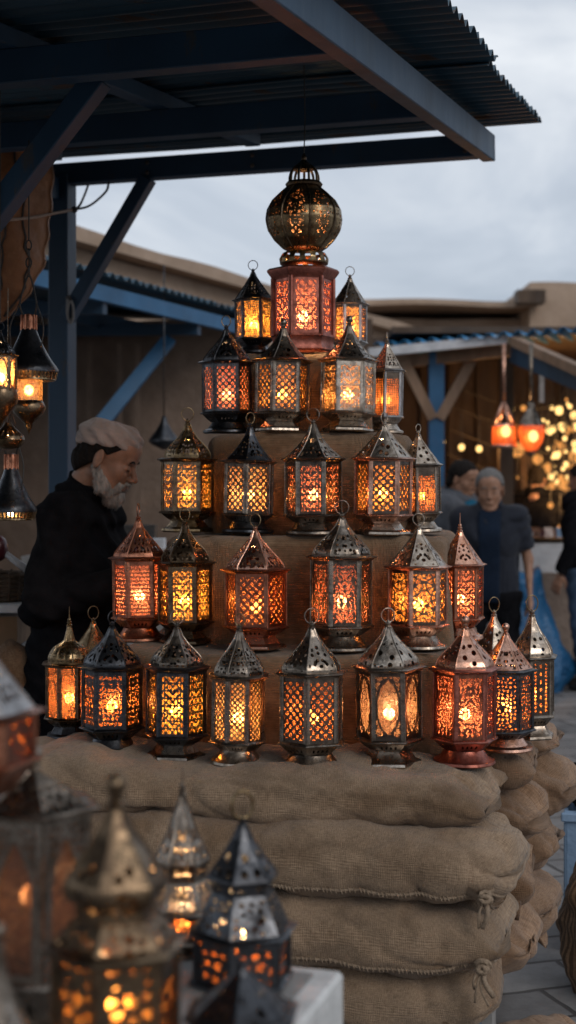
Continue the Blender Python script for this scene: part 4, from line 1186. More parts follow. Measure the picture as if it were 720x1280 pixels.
mk('folds',V,Fc,M['blackcloth'],o,True)
# ------------------------------------------------------------------ people (implicit surfaces)
def surfnet(Fv,org,h):
    nx,ny,nz=Fv.shape
    ins=Fv<0
    acc=np.zeros((nx-1,ny-1,nz-1,3));cnt=np.zeros((nx-1,ny-1,nz-1))
    def sl(dx,dy,dz): return(slice(dx,nx-1+dx),slice(dy,ny-1+dy),slice(dz,nz-1+dz))
    I,J,K=np.meshgrid(np.arange(nx-1),np.arange(ny-1),np.arange(nz-1),indexing='ij')
    base=np.stack([I,J,K],-1).astype(float)
    for ax in range(3):
        o=[k for k in range(3) if k!=ax]
        for a in(0,1):
            for b in(0,1):
                c0=[0,0,0];c0[o[0]]=a;c0[o[1]]=b;c1=list(c0);c1[ax]=1
                f0=Fv[sl(*c0)];f1=Fv[sl(*c1)]
                m=(f0<0)!=(f1<0)
                t=np.where(m,f0/np.where(m,f0-f1,1),0)
                p=base+np.array(c0);p=p.copy();p[...,ax]+=t
                acc+=p*m[...,None];cnt+=m
    act=cnt>0
    idx=-np.ones(act.shape,int);idx[act]=np.arange(act.sum())
    V=acc[act]/cnt[act][:,None]*h+np.array(org)
    Fc=[]
    for ax in range(3):
        o=[k for k in range(3) if k!=ax]
        s0=[slice(1,-1)]*3;s0[ax]=slice(0,-1);s1=[slice(1,-1)]*3;s1[ax]=slice(1,None)
        a0=ins[tuple(s0)];a1=ins[tuple(s1)]
        for flip in(False,True):
            m=(a0&~a1) if not flip else (~a0&a1)
            ijk=np.argwhere(m)
            off=np.array([1,1,1]);off[ax]=0
            ijk=ijk+off
            def g(da,db):
                q=ijk.copy();q[:,o[0]]-=da;q[:,o[1]]-=db;return idx[q[:,0],q[:,1],q[:,2]]
            quad=np.stack([g(0,0),g(1,0),g(1,1),g(0,1)],1)
            if (flip)!=(ax==1): quad=quad[:,::-1]
            ok=(quad>=0).all(1);Fc.append(quad[ok])
    Fc=np.concatenate(Fc)
    return V,Fc.tolist()
class S:
    """builds a field on a grid"""
    def __init__(s,lo,hi,h):
        s.lo=np.array(lo,float);s.h=h
        n=[int(math.ceil((hi[k]-lo[k])/h))+1 for k in range(3)]
        ax=[lo[k]+h*np.arange(n[k]) for k in range(3)]
        s.X,s.Y,s.Z=np.meshgrid(*ax,indexing='ij');s.f=np.full(s.X.shape,9.0)
    def sm(s,g,k):
        if k<=0: s.f=np.minimum(s.f,g)
        else:
            hh=np.clip(.5+.5*(s.f-g)/k,0,1);s.f=s.f*(1-hh)+g*hh-k*hh*(1-hh)
        return s
    def sub(s,g,k=.01):
        g=-g;hh=np.clip(.5-.5*(s.f-g)/k,0,1);s.f=s.f*(1-hh)+g*hh+k*hh*(1-hh);return s
    def cap(s,a,b,ra,rb,k=.02,sq=(1,1,1),ret=False):
        a=np.array(a,float);b=np.array(b,float);d=b-a;L=d@d+1e-12
        t=np.clip(((s.X-a[0])*d[0]+(s.Y-a[1])*d[1]+(s.Z-a[2])*d[2])/L,0,1)
        g=np.sqrt(((s.X-a[0]-t*d[0])/sq[0])**2+((s.Y-a[1]-t*d[1])/sq[1])**2+((s.Z-a[2]-t*d[2])/sq[2])**2)-(ra+(rb-ra)*t)
        return g if ret else s.sm(g,k)
    def ell(s,c,r,k=.02,ry=0.0,rz=0.0,ret=False):
        x,y,z=s.X-c[0],s.Y-c[1],s.Z-c[2]
        if ry: x,z=x*math.cos(ry)-z*math.sin(ry),x*math.sin(ry)+z*math.cos(ry)
        if rz: x,y=x*math.cos(rz)+y*math.sin(rz),-x*math.sin(rz)+y*math.cos(rz)
        k0=np.sqrt((x/r[0])**2+(y/r[1])**2+(z/r[2])**2);g=(k0-1)*min(r)
        k1=np.sqrt((x/r[0]**2)**2+(y/r[1]**2)**2+(z/r[2]**2)**2)+1e-9;g=k0*(k0-1)/k1
        return g if ret else s.sm(g,k)
    def disp(s,g): s.f=s.f+g;return s
    def mesh(s): return surfnet(s.f,s.lo,s.h)
def head_field(s,nose=1.0,beard=False):
    s.ell((-.012,0,.040),(.098,.076,.083),.0)
    s.ell((.030,0,-.035),(.060,.058,.078),.03)
    for y in(-1,1):
        s.cap((.0,y*.050,-.048),(.062,y*.022,-.098),.020,.017,.02)
        s.ell((.060,y*.036,-.022),(.024,.022,.024),.02)
    s.ell((.072,0,-.102),(.019,.022,.017),.015)
    s.cap((.080,-.032,.020),(.080,.032,.020),.011,.011,.012)
    s.ell((.055,0,.055),(.035,.05,.035),.03)
    for y in(-1,1): s.sub(s.ell((.098,y*.031,.000),(.017,.017,.013),ret=True),.012)
    for y in(-1,1): s.ell((.078,y*.031,-.001),(.0135,.0145,.0115),.004)
    s.cap((.086,0,.010),(.112*nose,0,-.030),.0075,.0105,.010)
    for y in(-1,1): s.ell((.101,y*.011,-.036),(.011,.008,.008),.006)
    s.cap((.086,-.020,-.062),(.086,.020,-.062),.0055,.0055,.006)
    s.cap((.091,-.010,-.062),(.091,.010,-.062),.0060,.0060,.006)
    s.cap((.086,-.015,-.074),(.086,.015,-.074),.0070,.0070,.006)
    for y in(-1,1):
        s.ell((-.008,y*.078,-.004),(.019,.008,.033),.006,rz=y*.35)
        s.sub(s.ell((-.004,y*.087,.0),(.010,.005,.018),ret=True),.004)
    s.cap((-.030,0,-.06),(-.055,0,-.20),.056,.062,.03)
def xf(V,M4): 
    V=np.asarray(V);R=np.array(M4)[:3,:3];T=np.array(M4)[:3,3];return V@R.T+T
def addm(mb,V,Fc,M4=None):
    if M4 is not None: V=xf(V,M4)
    mb.add([tuple(v) for v in V],Fc)
_H={}
def head_mesh(nose,h):
    if (nose,h) not in _H:
        s=S((-.14,-.11,-.24),(.14,.11,.15),h);head_field(s,nose);_H[(nose,h)]=s.mesh()
    return _H[(nose,h)]
def hand(mb,w,dirv,pal,size=.95,curl=.5,h=.0042):
    """w wrist, dirv finger direction, pal palm normal"""
    X=Vector(dirv).normalized();Zv=Vector(pal);Zv=(Zv-X*Zv.dot(X)).normalized();Y=Zv.cross(X)
    s=S((-.04,-.065,-.075),(.21,.07,.05),h)
    s.cap((-.02,0,0),(.02,0,0),.024,.026,.0,(1,1,.75))
    for i,y in enumerate((-.030,-.010,.010,.030)):
        s.cap((.015,y*.6,0),(.085,y,0),.014,.012,.014)
    for i,(y,l) in enumerate(((-.032,.062),(-.011,.078),(.011,.084),(.032,.073))):
        c1=curl*(.5+.1*i*0);p=np.array((.088,y,0.0));a=0;r=.0095
        seg=(l*.48,l*.30,l*.24)
        for q,sl_ in enumerate(seg):
            a+=c1*(.7,1.0,.7)[q];e=p+np.array((math.cos(a)*sl_,0,-math.sin(a)*sl_))
            s.cap(p,e,r,r*.88,.005);p=e;r*=.9
    t0=np.array((.015,.030,-.006));t1=t0+np.array((.035,.026,-.016));t2=t1+np.array((.034,.006,-.012))
    s.cap(t0,t1,.014,.011,.012);s.cap(t1,t2,.0105,.0085,.006)
    V,Fc=s.mesh();V=V*size
    Rm=Matrix((X,Y,Zv)).transposed().to_4x4();Rm.translation=Vector(w)
    addm(mb,V,Fc,Rm)
def person(name_label,loc,rz,J,head=(.05,0,1.60),tilt=.0,turn=0.,hs=1.0,build=1.0,top='navycloth',legs='blackcloth',hair='hairdark',sleeves='long',
           hem=.80,hh=.006,bh=.012,hairstyle='short',collar=True,hands=True,open_shirt=None,group=None,ground=0.):
    t=thing('person',name_label,'person',loc,rz,group)
    hc=Vector(head)
    HM=Matrix.Translation(hc)@Matrix.Rotation(turn,4,'Z')@Matrix.Rotation(tilt,4,'Y')@Matrix.Scale(hs,4)
    V,Fc=head_mesh(1.0,hh)
    mb=MB();addm(mb,V,Fc,HM)
    B=build
    def body(s,off,legs_=True,arms=True,torso=True,sc=1.0):
        if torso:
            pel=J['pelvis'];ch=J['chest'];nk=J['neck']
            s.cap((pel[0],pel[1]-.06*B,pel[2]),(pel[0],pel[1]+.06*B,pel[2]),.125*B+off,.125*B+off,.0)
            s.cap(pel,ch,.128*B+off,.135*B+off,.06,(1,1.18,1))
            s.cap((ch[0],ch[1]-.06*B,ch[2]),(ch[0],ch[1]+.06*B,ch[2]),.128*B+off,.128*B+off,.05)
            s.cap(J['sh'][0],J['sh'][1],.062*B+off,.062*B+off,.07)
            s.cap(ch,nk,.09*B+off,.060+off,.05)
        if arms:
            for i in(0,1):
                s.cap(J['sh'][i],J['el'][i],.058*B+off,.046*B+off,.035)
                e=J['el'][i];w=J['wr'][i]
                s.cap(e,w,.046*B+off,.030*B+off,.02)
        if legs_:
            for i in(0,1):
                s.cap(J['hip'][i],J['kn'][i],.092*B+off,.060*B+off,.03)
                s.cap(J['kn'][i],J['an'][i],.060*B+off,.042*B+off,.02)
    lo,hi=(-.45,-.45,-.02),(.60,.45,1.62)
    s=S(lo,hi,bh);body(s,-.012);V,Fc=s.mesh();addm(mb,V,Fc)
    if hands:
        for i in(0,1):
            e=Vector(J['el'][i]);w=Vector(J['wr'][i]);dv=(w-e).normalized()
            pal=J.get('palm',[(0,1,0),(0,-1,0)])[i];hand(mb,w+dv*.015,dv,Vector(pal)*-1,h=max(.0042,hh*.8),curl=J.get('curl',.55))
    mb.build('body',M['skin'],t,smooth=True)
    # jacket
    s=S((-.45,-.48,hem-.08),(.62,.48,1.66),bh*.8)
    body(s,.016,legs_=True)
    q=s
    fo=.007*np.sin(q.Z*38+6*np.sin(q.Y*9)+5*np.sin(q.X*8))*(.5+.5*np.sin(q.X*11+q.Y*17+1))+.004*np.sin(q.Z*90+q.X*60)*(.5+.5*np.sin(q.Z*9+q.Y*5))
    s.disp(fo*1.6+.006*np.maximum(0,1-np.abs(np.sin(s.Z*14+3*np.sin(s.Y*6+s.X*5)))*3)*(.4+.6*np.sin(s.X*13+s.Y*11)))
    s.f=np.maximum(s.f,hem-s.Z)
    # cut sleeve and neck
    for i in(0,1):
        e=np.array(J['el'][i],float);w=np.array(J['wr'][i],float);dv=(w-e)/np.linalg.norm(w-e)
        cut=w-dv*.0 if sleeves=='long' else np.array(J['sh'][i],float)*.25+e*.75
        dd=dv if sleeves=='long' else (e-np.array(J['sh'][i]))/np.linalg.norm(e-np.array(J['sh'][i]))
        pl=(s.X-cut[0])*dd[0]+(s.Y-cut[1])*dd[1]+(s.Z-cut[2])*dd[2]
        near=np.sqrt((s.X-cut[0])**2+(s.Y-cut[1])**2+(s.Z-cut[2])**2)-.22
        if sleeves=='long': s.f=np.where(near<0,np.maximum(s.f,pl),s.f)
        else:
            s2=S((-.45,-.48,hem-.08),(.62,.48,1.66),bh*.8);fore=s2.cap(e,w,.075,.06,ret=True)
            tor=s2.cap(J['pelvis'],J['chest'],.15*B,.15*B,ret=True,sq=(1,1.3,1))
            s.f=np.where((pl>0)&(tor>.0),np.maximum(s.f,pl),s.f)
    V,Fc=s.mesh();b=MB();addm(b,V,Fc)
    b.build('jacket' if sleeves=='long' else 'shirt',M[top],t,smooth=True)
    if collar:
        nk=Vector(J['neck']);b=MB();rr=.078
        up=(hc-nk);up.normalize()
        V=[];n=28
        for i,(r,z) in enumerate(((rr+.012,-.03),(rr+.008,.0),(rr-.002,.035),(rr-.012,.036),(rr-.008,.0))):
            for k in range(n):
                a=2*PI*k/n;V.append((nk.x+r*math.cos(a)+up.x*z*1.2,nk.y+r*math.sin(a)*1.0,nk.z+z-.012*math.cos(a)))
        Fc=[]
        for i in range(4):
            for k in range(n):
                l=(k+1)%n;Fc.append((i*n+k,i*n+l,(i+1)*n+l,(i+1)*n+k))
        b.add(V,Fc);b.build('collar',M[top],t,smooth=True)
    if open_shirt: # undershirt panel showing between the open fronts
        s=S((-.1,-.3,hem-.06),(.4,.3,1.5),bh*.8);body(s,.026,legs_=True,arms=False)
        s.f=np.maximum(s.f,np.maximum(hem+.01-s.Z,np.abs(s.Y)-.062-.02*(s.Z-1)));s.f=np.maximum(s.f,.0-s.X)
        s.f=np.maximum(s.f,s.Z-J['neck'][2]+.02)
        V,Fc=s.mesh();b=MB();addm(b,V,Fc);b.build('undershirt',M[open_shirt],t,smooth=True)
    # trousers
    s=S((-.35,-.35,-.02),(.5,.35,hem+.14),bh)
    for i in(0,1):
        s.cap(J['hip'][i],J['kn'][i],.105*B,.078*B,.03);s.cap(J['kn'][i],J['an'][i],.078*B,.062*B,.02)
    s.cap((J['pelvis'][0],J['pelvis'][1]-.06*B,J['pelvis'][2]-.04),(J['pelvis'][0],J['pelvis'][1]+.06*B,J['pelvis'][2]-.04),.132*B,.132*B,.05)
    s.disp(.005*np.sin(s.Z*45+8*np.sin(s.X*9+s.Y*7)))
    s.f=np.maximum(s.f,np.maximum(.045-s.Z,s.Z-hem-.08))
    V,Fc=s.mesh();b=MB();addm(b,V,Fc);b.build('trousers',M[legs],t,smooth=True)
    for i in(0,1):
        an=J['an'][i];s=S((an[0]-.12,an[1]-.08,-.01),(an[0]+.24,an[1]+.08,.15),.008)
        s.cap((an[0]-.035,an[1],.045),(an[0]+.14,an[1],.036),.045,.036,.0,(1,1,.9));s.cap((an[0],an[1],.11),(an[0]-.01,an[1],.05),.048,.045,.03)
        s.f=np.maximum(s.f,.002-s.Z);V,Fc=s.mesh();b=MB();addm(b,V,Fc);b.build('shoe',M['shoe'],t,smooth=True)
    # hair
    if hair:
        s=S((-.16,-.13,-.13),(.16,.13,.17),hh)
        s.ell((-.012,0,.042),(.106,.084,.091),.0)
        s.cap((-.06,-.02,-.03),(-.06,.02,-.03),.055,.055,.03)
        s.disp(.003*np.sin(s.X*160+s.Z*90)*np.sin(s.Y*140))
        if top=='blackcloth' and hs==.99: s.f=np.maximum(s.f,s.Z-.075)
        # cut away the face
        s.f=np.maximum(s.f,(s.X-.052)*.9-(s.Z-.055)*.9)
        s.f=np.maximum(s.f,(-.10+np.clip(s.X+.03,0,.2)*1.45)-s.Z)
        s.sub(s.ell((-.002,.085,-.010),(.024,.03,.036),ret=True),.01);s.sub(s.ell((-.002,-.085,-.010),(.024,.03,.036),ret=True),.01)
        V,Fc=s.mesh();b=MB();addm(b,V,Fc,HM);b.build('hair',M[hair],t,smooth=True)
    # eyes and brows
    b=MB();r_=random.Random(3)
    for y in(-1,1):
        pts=[HM@Vector((.0915-.004*abs(q),y*(.012+.036*q),.021+.006*math.sin(PI*min(1,q*1.2)))) for q in np.linspace(0,1,6)]
        b.tube(pts,[.003,.0045,.0045,.004,.003,.0015],6)
        pts=[HM@Vector((.0895-.003*(2*q-1)**2,y*(.020+.023*q),-.0035-.002*math.sin(PI*q))) for q in np.linspace(0,1,6)]
        b.tube(pts,[.001,.0018,.0022,.0022,.0018,.001],5)
    b.build('eyebrows_and_lashes',M[hair] if hair else M['hairdark'],t,smooth=True)
    return t,HM
def joints(lean=.0,sh_w=.19,zs=1.43,pel=(0,0,.95),el=None,wr=None,step=.0,**k):
    J=dict(pelvis=pel,chest=(lean*.6+.0,0,1.26),neck=(lean-.01,0,zs+.07),sh=[(lean,-sh_w,zs),(lean,sh_w,zs)],
           hip=[(0,-.095,.90),(0,.095,.90)],kn=[(.03+step,-.11,.50),(.02-step,.11,.50)],an=[(-.01+step*1.3,-.115,.085),(-.02-step*1.5,.115,.085)])
    J['el']=el or [(lean-.03,-sh_w-.07,1.13),(lean-.03,sh_w+.07,1.13)]
    J['wr']=wr or [(lean+.06,-sh_w-.08,.90),(lean+.06,sh_w+.08,.90)]
    J.update(k);return J
# seller, facing right
J=joints(lean=.02,sh_w=.165,zs=1.46,el=[(-.02,-.25,1.19),(.06,.22,1.20)],wr=[(.245,-.20,1.265),(.27,.10,1.245)],palm=[(0,.6,.4),(0,-.6,.4)],curl=.6)
dS=4.75;sx=(96-360)/F*dS
sel,HM=person('bearded seller in a black jacket and mauve wrapped cap looking down at his lanterns',(sx,dS,0.02),-.22,J,head=(.112,0,1.650),tilt=.42,turn=.0,hs=.99,top='blackcloth',hair='hairdark',hh=.0032,bh=.010,hem=.80,build=1.04)
HMi=HM
# beard
s=S((-.06,-.10,-.19),(.15,.10,.03),.0032)
s.cap((-.012,-.064,-.030),(.035,-.050,-.088),.013,.024,.0);s.cap((-.012,.064,-.030),(.035,.050,-.088),.013,.024,.0)
s.cap((.035,-.046,-.088),(.035,.046,-.088),.024,.024,.02)
s.ell((.064,0,-.108),(.034,.042,.032),.02);s.ell((.070,0,-.120),(.022,.028,.022),.02)
for y in(-1,1): s.cap((.098,y*.003,-.052),(.082,y*.032,-.064),.0085,.0075,.004)
for y in(-1,1): s.cap((.082,y*.032,-.064),(.066,y*.038,-.100),.010,.014,.01)
s.sub(s.cap((.115,-.016,-.068),(.115,.016,-.068),.020,.020,ret=True),.004)
s.disp(.0022*np.sin(s.X*310+s.Z*90)*np.sin(s.Y*270+s.Z*60)+.003*np.sin(s.X*90+s.Y*120+s.Z*70))
V,Fc=s.mesh();mb=MB();Vn=np.asarray(V)
addm(mb,V,Fc,HM)
r_=random.Random(11)
for q in range(2600):
    v=Vn[r_.randrange(len(Vn))];v=Vector(v)
    if v.x<.0 and r_.random()<.5: continue
    c=Vector((.02,0,-.07));n_=(v-c).normalized()
    dr=(n_*.55+Vector((.15,0,-.9))+Vector((r_.uniform(-.3,.3),r_.uniform(-.3,.3),r_.uniform(-.2,.2)))).normalized()
    ln=r_.uniform(.003,.009)
    a=HM@(v-n_*.001);m_=HM@(v+n_*.002+dr*ln*.5);e=HM@(v+dr*ln)
    mb.tube([a,m_,e],[.0007,.0006,.0002],3,cap=False)
mb.build('beard',M['beard'],sel,smooth=True)
# wrapped cap
s=S((-.15,-.12,.0),(.15,.12,.21),.0034)
s.ell((-.012,0,.082),(.102,.081,.044),.0,ry=.0)
for q,(zz,rr) in enumerate(((.048,.008),(.064,.009),(.080,.008))):
    ring=np.abs(np.hypot((s.X+.012)/1.21,s.Y)-.0785)
    s.sm(np.hypot(ring,(s.Z-zz-.07*(s.X)*(.5-q*.5)-.004*np.sin(s.Y*50)))-rr-.003,.010)
s.f=np.maximum(s.f,.036+.03*(s.X-.0)-s.Z)
an=np.arctan2(s.Y,s.X)
s.disp(.0028*np.sin(an*9+s.Z*120)+.0045*np.sin(s.X*38+s.Z*60+1.2*np.sin(s.Y*40))*np.clip((s.Z-.09)*30,0,1))
s.sub(s.ell((.0,0,.150),(.06,.045,.016),ret=True),.03)
V,Fc=s.mesh();HC=Matrix.Translation(Vector((.112,0,1.650)))@Matrix.Rotation(.22,4,'Y')@Matrix.Scale(1.0,4);b=MB();addm(b,V,Fc,HC);b.build('cap',M['capcloth'],sel,smooth=True)

# passers-by
J=joints(lean=.0,sh_w=.165,step=.02,zs=1.385)
person('grey-haired man in an open navy shirt over a dark blue tee facing the camera',XY(612,8.9,-.02),-PI/2-.15,J,head=(.02,0,1.555),hs=1.05,tilt=.10,top='navycloth',hair='hairgrey',sleeves='short',hem=.86,hh=.008,bh=.014,open_shirt='bluecloth',build=.95,group=None)
J=joints(lean=.03,sh_w=.19)
tA,_=person('dark-haired man in a grey hooded jacket turned towards the older man',XY(570,9.5,0),-.75,J,head=(.06,0,1.60),tilt=.25,top='greycloth',hair='hairdark',hem=.84,hh=.008,bh=.014,build=1.05)
s=S((-.2,-.2,1.38),(.2,.2,1.62),.012);ring=np.abs(np.hypot(s.X-.0,s.Y)-.10);s.sm(np.hypot(ring,s.Z-1.50-.25*(-s.X))-.035,.0)
V,Fc=s.mesh();b=MB();addm(b,V,Fc);b.build('hood',M['greycloth'],tA,smooth=True)
s=S((0,-.2,.9),(.3,.2,1.48),.012)
s.cap((.03,0,1.0),(.05,0,1.35),.155,.15,.0,(1,.8,1));s.f=np.maximum(s.f,np.abs(s.Y)-.07);V,Fc=s.mesh();b=MB();addm(b,V,Fc);b.build('undershirt',M['tealcloth'],tA,smooth=True)
J=joints(lean=.05,sh_w=.20)
person('man in black bending over the stall counter with his back to the camera',XY(668,12.9,0),1.2,J,head=(.10,0,1.60),tilt=.35,top='blackcloth',hair='hairdark',hem=.72,hh=.008,bh=.014,build=1.15)
J=joints(lean=.0,sh_w=.20,step=.05)
person('man in a black jacket and jeans cut by the right edge of the picture',XY(731,11.0,0),2.5,J,head=(.03,0,1.60),tilt=.15,top='blackcloth',legs='denim',hair='hairdark',hem=.86,hh=.008,bh=.014,build=1.08)

# ------------------------------------------------------------------ setting
m,nt=newmat('stone_paving')
tc=N(nt,'ShaderNodeTexCoord');mp=N(nt,'ShaderNodeMapping');mp.inputs['Rotation'].default_value=(0,0,-.3)
nt.links.new(tc.outputs['Object'],mp.inputs[0])
wn=noise_tex(nt,3,3,.6,mp.outputs[0]);ad=N(nt,'ShaderNodeMix',data_type='RGBA');ad.inputs[0].default_value=.035
nt.links.new(mp.outputs[0],ad.inputs[6]);nt.links.new(wn.outputs[1],ad.inputs[7])
br=N(nt,'ShaderNodeTexBrick');nt.links.new(ad.outputs[2],br.inputs[0]);br.inputs['Scale'].default_value=1.0
br.inputs['Brick Width'].default_value=.34;br.inputs['Row Height'].default_value=.22;br.inputs['Mortar Size'].default_value=.010;br.inputs['Mortar Smooth'].default_value=.4
br.inputs['Color1'].default_value=(.17,.165,.165,1);br.inputs['Color2'].default_value=(.26,.25,.245,1);br.inputs['Mortar'].default_value=(.055,.05,.048,1);br.inputs['Bias'].default_value=-.1
n1=noise_tex(nt,14,7,.7,mp.outputs[0]);r1=ramp(nt,n1.outputs[0],[(.3,g3(.62)),(.7,g3(1.15))])
mx=N(nt,'ShaderNodeMix',data_type='RGBA',blend_type='MULTIPLY');mx.inputs[0].default_value=1
nt.links.new(br.outputs[0],mx.inputs[6]);nt.links.new(r1.outputs[0],mx.inputs[7])
p=N(nt,'ShaderNodeBsdfPrincipled');nt.links.new(mx.outputs[2],p.inputs['Base Color'])
rr=N(nt,'ShaderNodeMapRange');rr.inputs[3].default_value=.45;rr.inputs[4].default_value=.85;nt.links.new(n1.outputs[0],rr.inputs[0]);nt.links.new(rr.outputs[0],p.inputs['Roughness'])
iv=N(nt,'ShaderNodeMath',operation='SUBTRACT');iv.inputs[0].default_value=1;nt.links.new(br.outputs[1],iv.inputs[1])
nb=bump(nt,iv.outputs[0],.8,.012);nb=bump(nt,n1.outputs[0],.5,.012,nb);nt.links.new(nb,p.inputs['Normal'])
o=N(nt,'ShaderNodeOutputMaterial');nt.links.new(p.outputs[0],o.inputs[0]);M['paving']=m
g=MB();g.add([(-250,-60,0),(250,-60,0),(250,400,0),(-250,400,0)],[(0,1,2,3)])
tag(g.build('ground',M['paving']),kind='structure')

def rough_box(b,c,d,seed=0,amp=.05,n=(10,4,8),rz=0.):
    """box with uneven hand plastered faces"""
    R=Matrix.Rotation(rz,3,'Z')
    for ax in range(3):
        o_=[k for k in range(3) if k!=ax]
        for sg in(-1,1):
            na,nb_=n[o_[0]],n[o_[1]];V=[];Fc=[]
            for i in range(na+1):
                for j in range(nb_+1):
                    p=[0,0,0];p[ax]=sg*d[ax]/2;p[o_[0]]=(-.5+i/na)*d[o_[0]];p[o_[1]]=(-.5+j/nb_)*d[o_[1]]
                    v=Vector(p);q=v*.9+Vector((seed*3.3,seed,0));v+=Vector((mn.noise(q),mn.noise(q+Vector((9,0,0))),mn.noise(q+Vector((0,9,0)))))*amp
                    V.append(R@v+Vector(c))
            w=nb_+1
            for i in range(na):
                for j in range(nb_):
                    a=i*w+j;f=(a,a+w,a+w+1,a+1)
                    if (sg<0)!=(ax==1): f=f[::-1]
                    Fc.append(f)
            b.add(V,Fc)
# right: sandy building beyond the stall
t=thing('mud_building','sand coloured mud brick building with a flat roof beyond the right stall','building',(0,0,0))
def zz(py,d): return CAMZ-(py-600)/F*d
d=18
def block(pl,pr,yt,yb,d,dep,name,mat,parent,seed,amp=.06,z0=None,rz=0.):
    x0,x1=(pl-360)/F*d,(pr-360)/F*d;z1=zz(yt,d);z0=zz(yb,d) if z0 is None else z0
    b=MB();rough_box(b,((x0+x1)/2,d+dep/2,(z0+z1)/2),(x1-x0,dep,z1-z0),seed,amp,(14,4,6),rz);return b.build(name,mat,parent,smooth=False)
block(400,668,397,0,18.5,4,'wall',M['mud2'],t,1,z0=0)
block(662,800,354,0,17.8,4,'wall',M['mud2'],t,2,z0=0)
block(440,672,374,381,17.7,4,'roof_slab',M['mud2'],t,3,.05)
block(450,655,382,392,19.2,2,'gap_shade_block',M['darkwood'],t,5,.02)  # solid dark block painting the shade in the gap under the roof slab
b=MB();x0,x1=(452-360)/F*17,(560-360)/F*17
b=MB();b.box(((662-360)/F*17.6,17.6,zz(372,17.6)),(.34,.3,.16));b.build('hole_shade_block',M['darkwood'],t)  # solid dark box, its colour stands in for the shade inside a hole
t=thing('plaster_building','plain tan plastered building beyond the far right side of the market','building',(0,0,0))
b=MB();rough_box(b,(12.5,22.5,1.8),(14,5,3.6),12,.08,(24,6,8));b.build('wall',M['mud2'],t)
for q in range(4):
    b=MB();b.box((7.2+3.2*q,19.93,1.2),(1.3,.12,2.3),None,.01);b.build('door',M['darkwood'],t)
# left: sandy building far behind
t=thing('sand_building','long sand coloured building with a low parapet seen above the blue canopy at the left','building',(0,0,0))
b=MB()
a_=Vector((-1.9-.444*2.6,11.4-2.6,0));c_=Vector((1.92,20,0))
for (za,zb,of,th) in((0,3.32,.0,.6),(3.32,3.42,-.08,.7)):
    nn=26;V=[]
    for i in range(nn+1):
        q=a_.lerp(c_,i/nn);ddir=(c_-a_).normalized();nrm=Vector((ddir.y,-ddir.x,0))
        wob=.035*mn.noise(q*.9)
        for (o_,z) in((of,za),(of,zb+wob),(of-th,zb+wob),(of-th,za)): V.append(q+nrm*(-o_)+Vector((0,0,z)))
    Fc=[(i*4+k,i*4+(k+1)%4,i*4+4+(k+1)%4,i*4+4+k) for i in range(nn) for k in range(4)]+[(0,1,2,3)]
    b.add(V,Fc)
b.build('wall',M['mud2'],t)
# left brown plastered wall behind the seller
w=thing('plaster_wall','brown mud plastered wall behind the seller and the left canopy','wall',(0,0,0))
b=MB();x0,x1=(-120-360)/F*9.6,(330-360)/F*9.6
rough_box(b,((x0+x1)/2,9.9,1.33),(x1-x0,.5,2.66),4,.05,(22,3,14));b.build('wall',M['mud'],w)
for px_ in(112,150,172):
    b=MB();b.bar(P(px_,430,9.50),XY(px_,9.50,0),.035,.03);b.build('pipe',M['mud'],w)
# left blue canopy
lc=thing('blue_canopy','smaller blue canopy with corrugated tin roof before the brown wall','canopy',(0,0,0))
D3=Vector((math.sin(math.radians(21.5)),math.cos(math.radians(21.5)),0));U3=Vector((D3.y,-D3.x,0))
e0=XY(84,7.4,0)-D3*.9;ztop=2.70
def lp(u,v,z): return e0+U3*u+D3*v+Vector((0,0,z+ .0*v))
n=int(3.6/.012);V=[]
per=.09
nn=int(3.7/per*8);
for s_ in(0,1):
    for i in range(nn+1):
        v=3.7*i/nn;h=.014*math.sin(2*PI*v/per)
        for j in range(7):
            u=.06-2.6*j/6;V.append(lp(u+.015*mn.noise(Vector((v*8,0,1)))*(j==0),v,ztop+h-.0*j+.03*j-.003*s_))
Fc=[];o_=(nn+1)*7
for i in range(nn):
    for j in range(6):
        a=i*7+j;Fc.append((a,a+7,a+8,a+1));Fc.append((o_+a,o_+a+1,o_+a+8,o_+a+7))
    a=i*7;Fc.append((a,o_+a,o_+a+7,a+7))
mk('roof_sheet',V,Fc,M['bluetin'],lc,True)
b=MB();b.bar(lp(0,-.02,ztop-.10),lp(0,3.66,ztop-.10),.05,.085);b.build('edge_beam',M['bluewood2'],lc)
b=MB();b.bar(lp(-.7,.0,ztop-.09),lp(-.7,3.6,ztop-.09),.05,.09);b.build('purlin',M['bluewood'],lc)
b=MB();b.bar(lp(-1.5,.0,ztop-.07),lp(-1.5,3.6,ztop-.07),.05,.09);b.build('purlin',M['bluewood'],lc)
for v in(.1,1.3,2.5,3.6):
    b=MB();b.bar(lp(-.0,v,ztop-.17),lp(-2.4,v,ztop-.10),.05,.07);b.build('rafter',M['bluewood'],lc)
b=MB();b.bar(P(212,424,9.0),P(118,540,8.7),.085,.075,up=(0,1,0));b.build('brace',M['bluewood2'],lc)
b=MB();b.bar(P(118,540,8.72)+Vector((0,0,.06)),XY(118,8.72,0),.09,.09,up=(1,0,0));b.build('post',M['bluewood2'],lc)
b=MB();b.bar(lp(-2.4,0,0),lp(-2.4,0,ztop),.09,.09,up=(1,0,0));b.build('post',M['bluewood'],lc)
# small dark hanging lamp against the brown wall
s_=8.4/F;t=thing('hanging_lamp','unlit black cone lamp hanging against the brown wall right of the seller','hanging lamp',((205-360)*s_,8.4,zz(556,8.4)),0)
b=MB();b.lathe([(.0,.17),(.012,.165),(.02,.13),(.05,.08),(.085,.035),(.09,.02),(.07,.0),(.03,-.02),(.001,-.03)],20,cap=False);b.tube([(0,0,.16),(0,0,1.05)],.004,5);b.build('shade',M['black'],t,smooth=True)
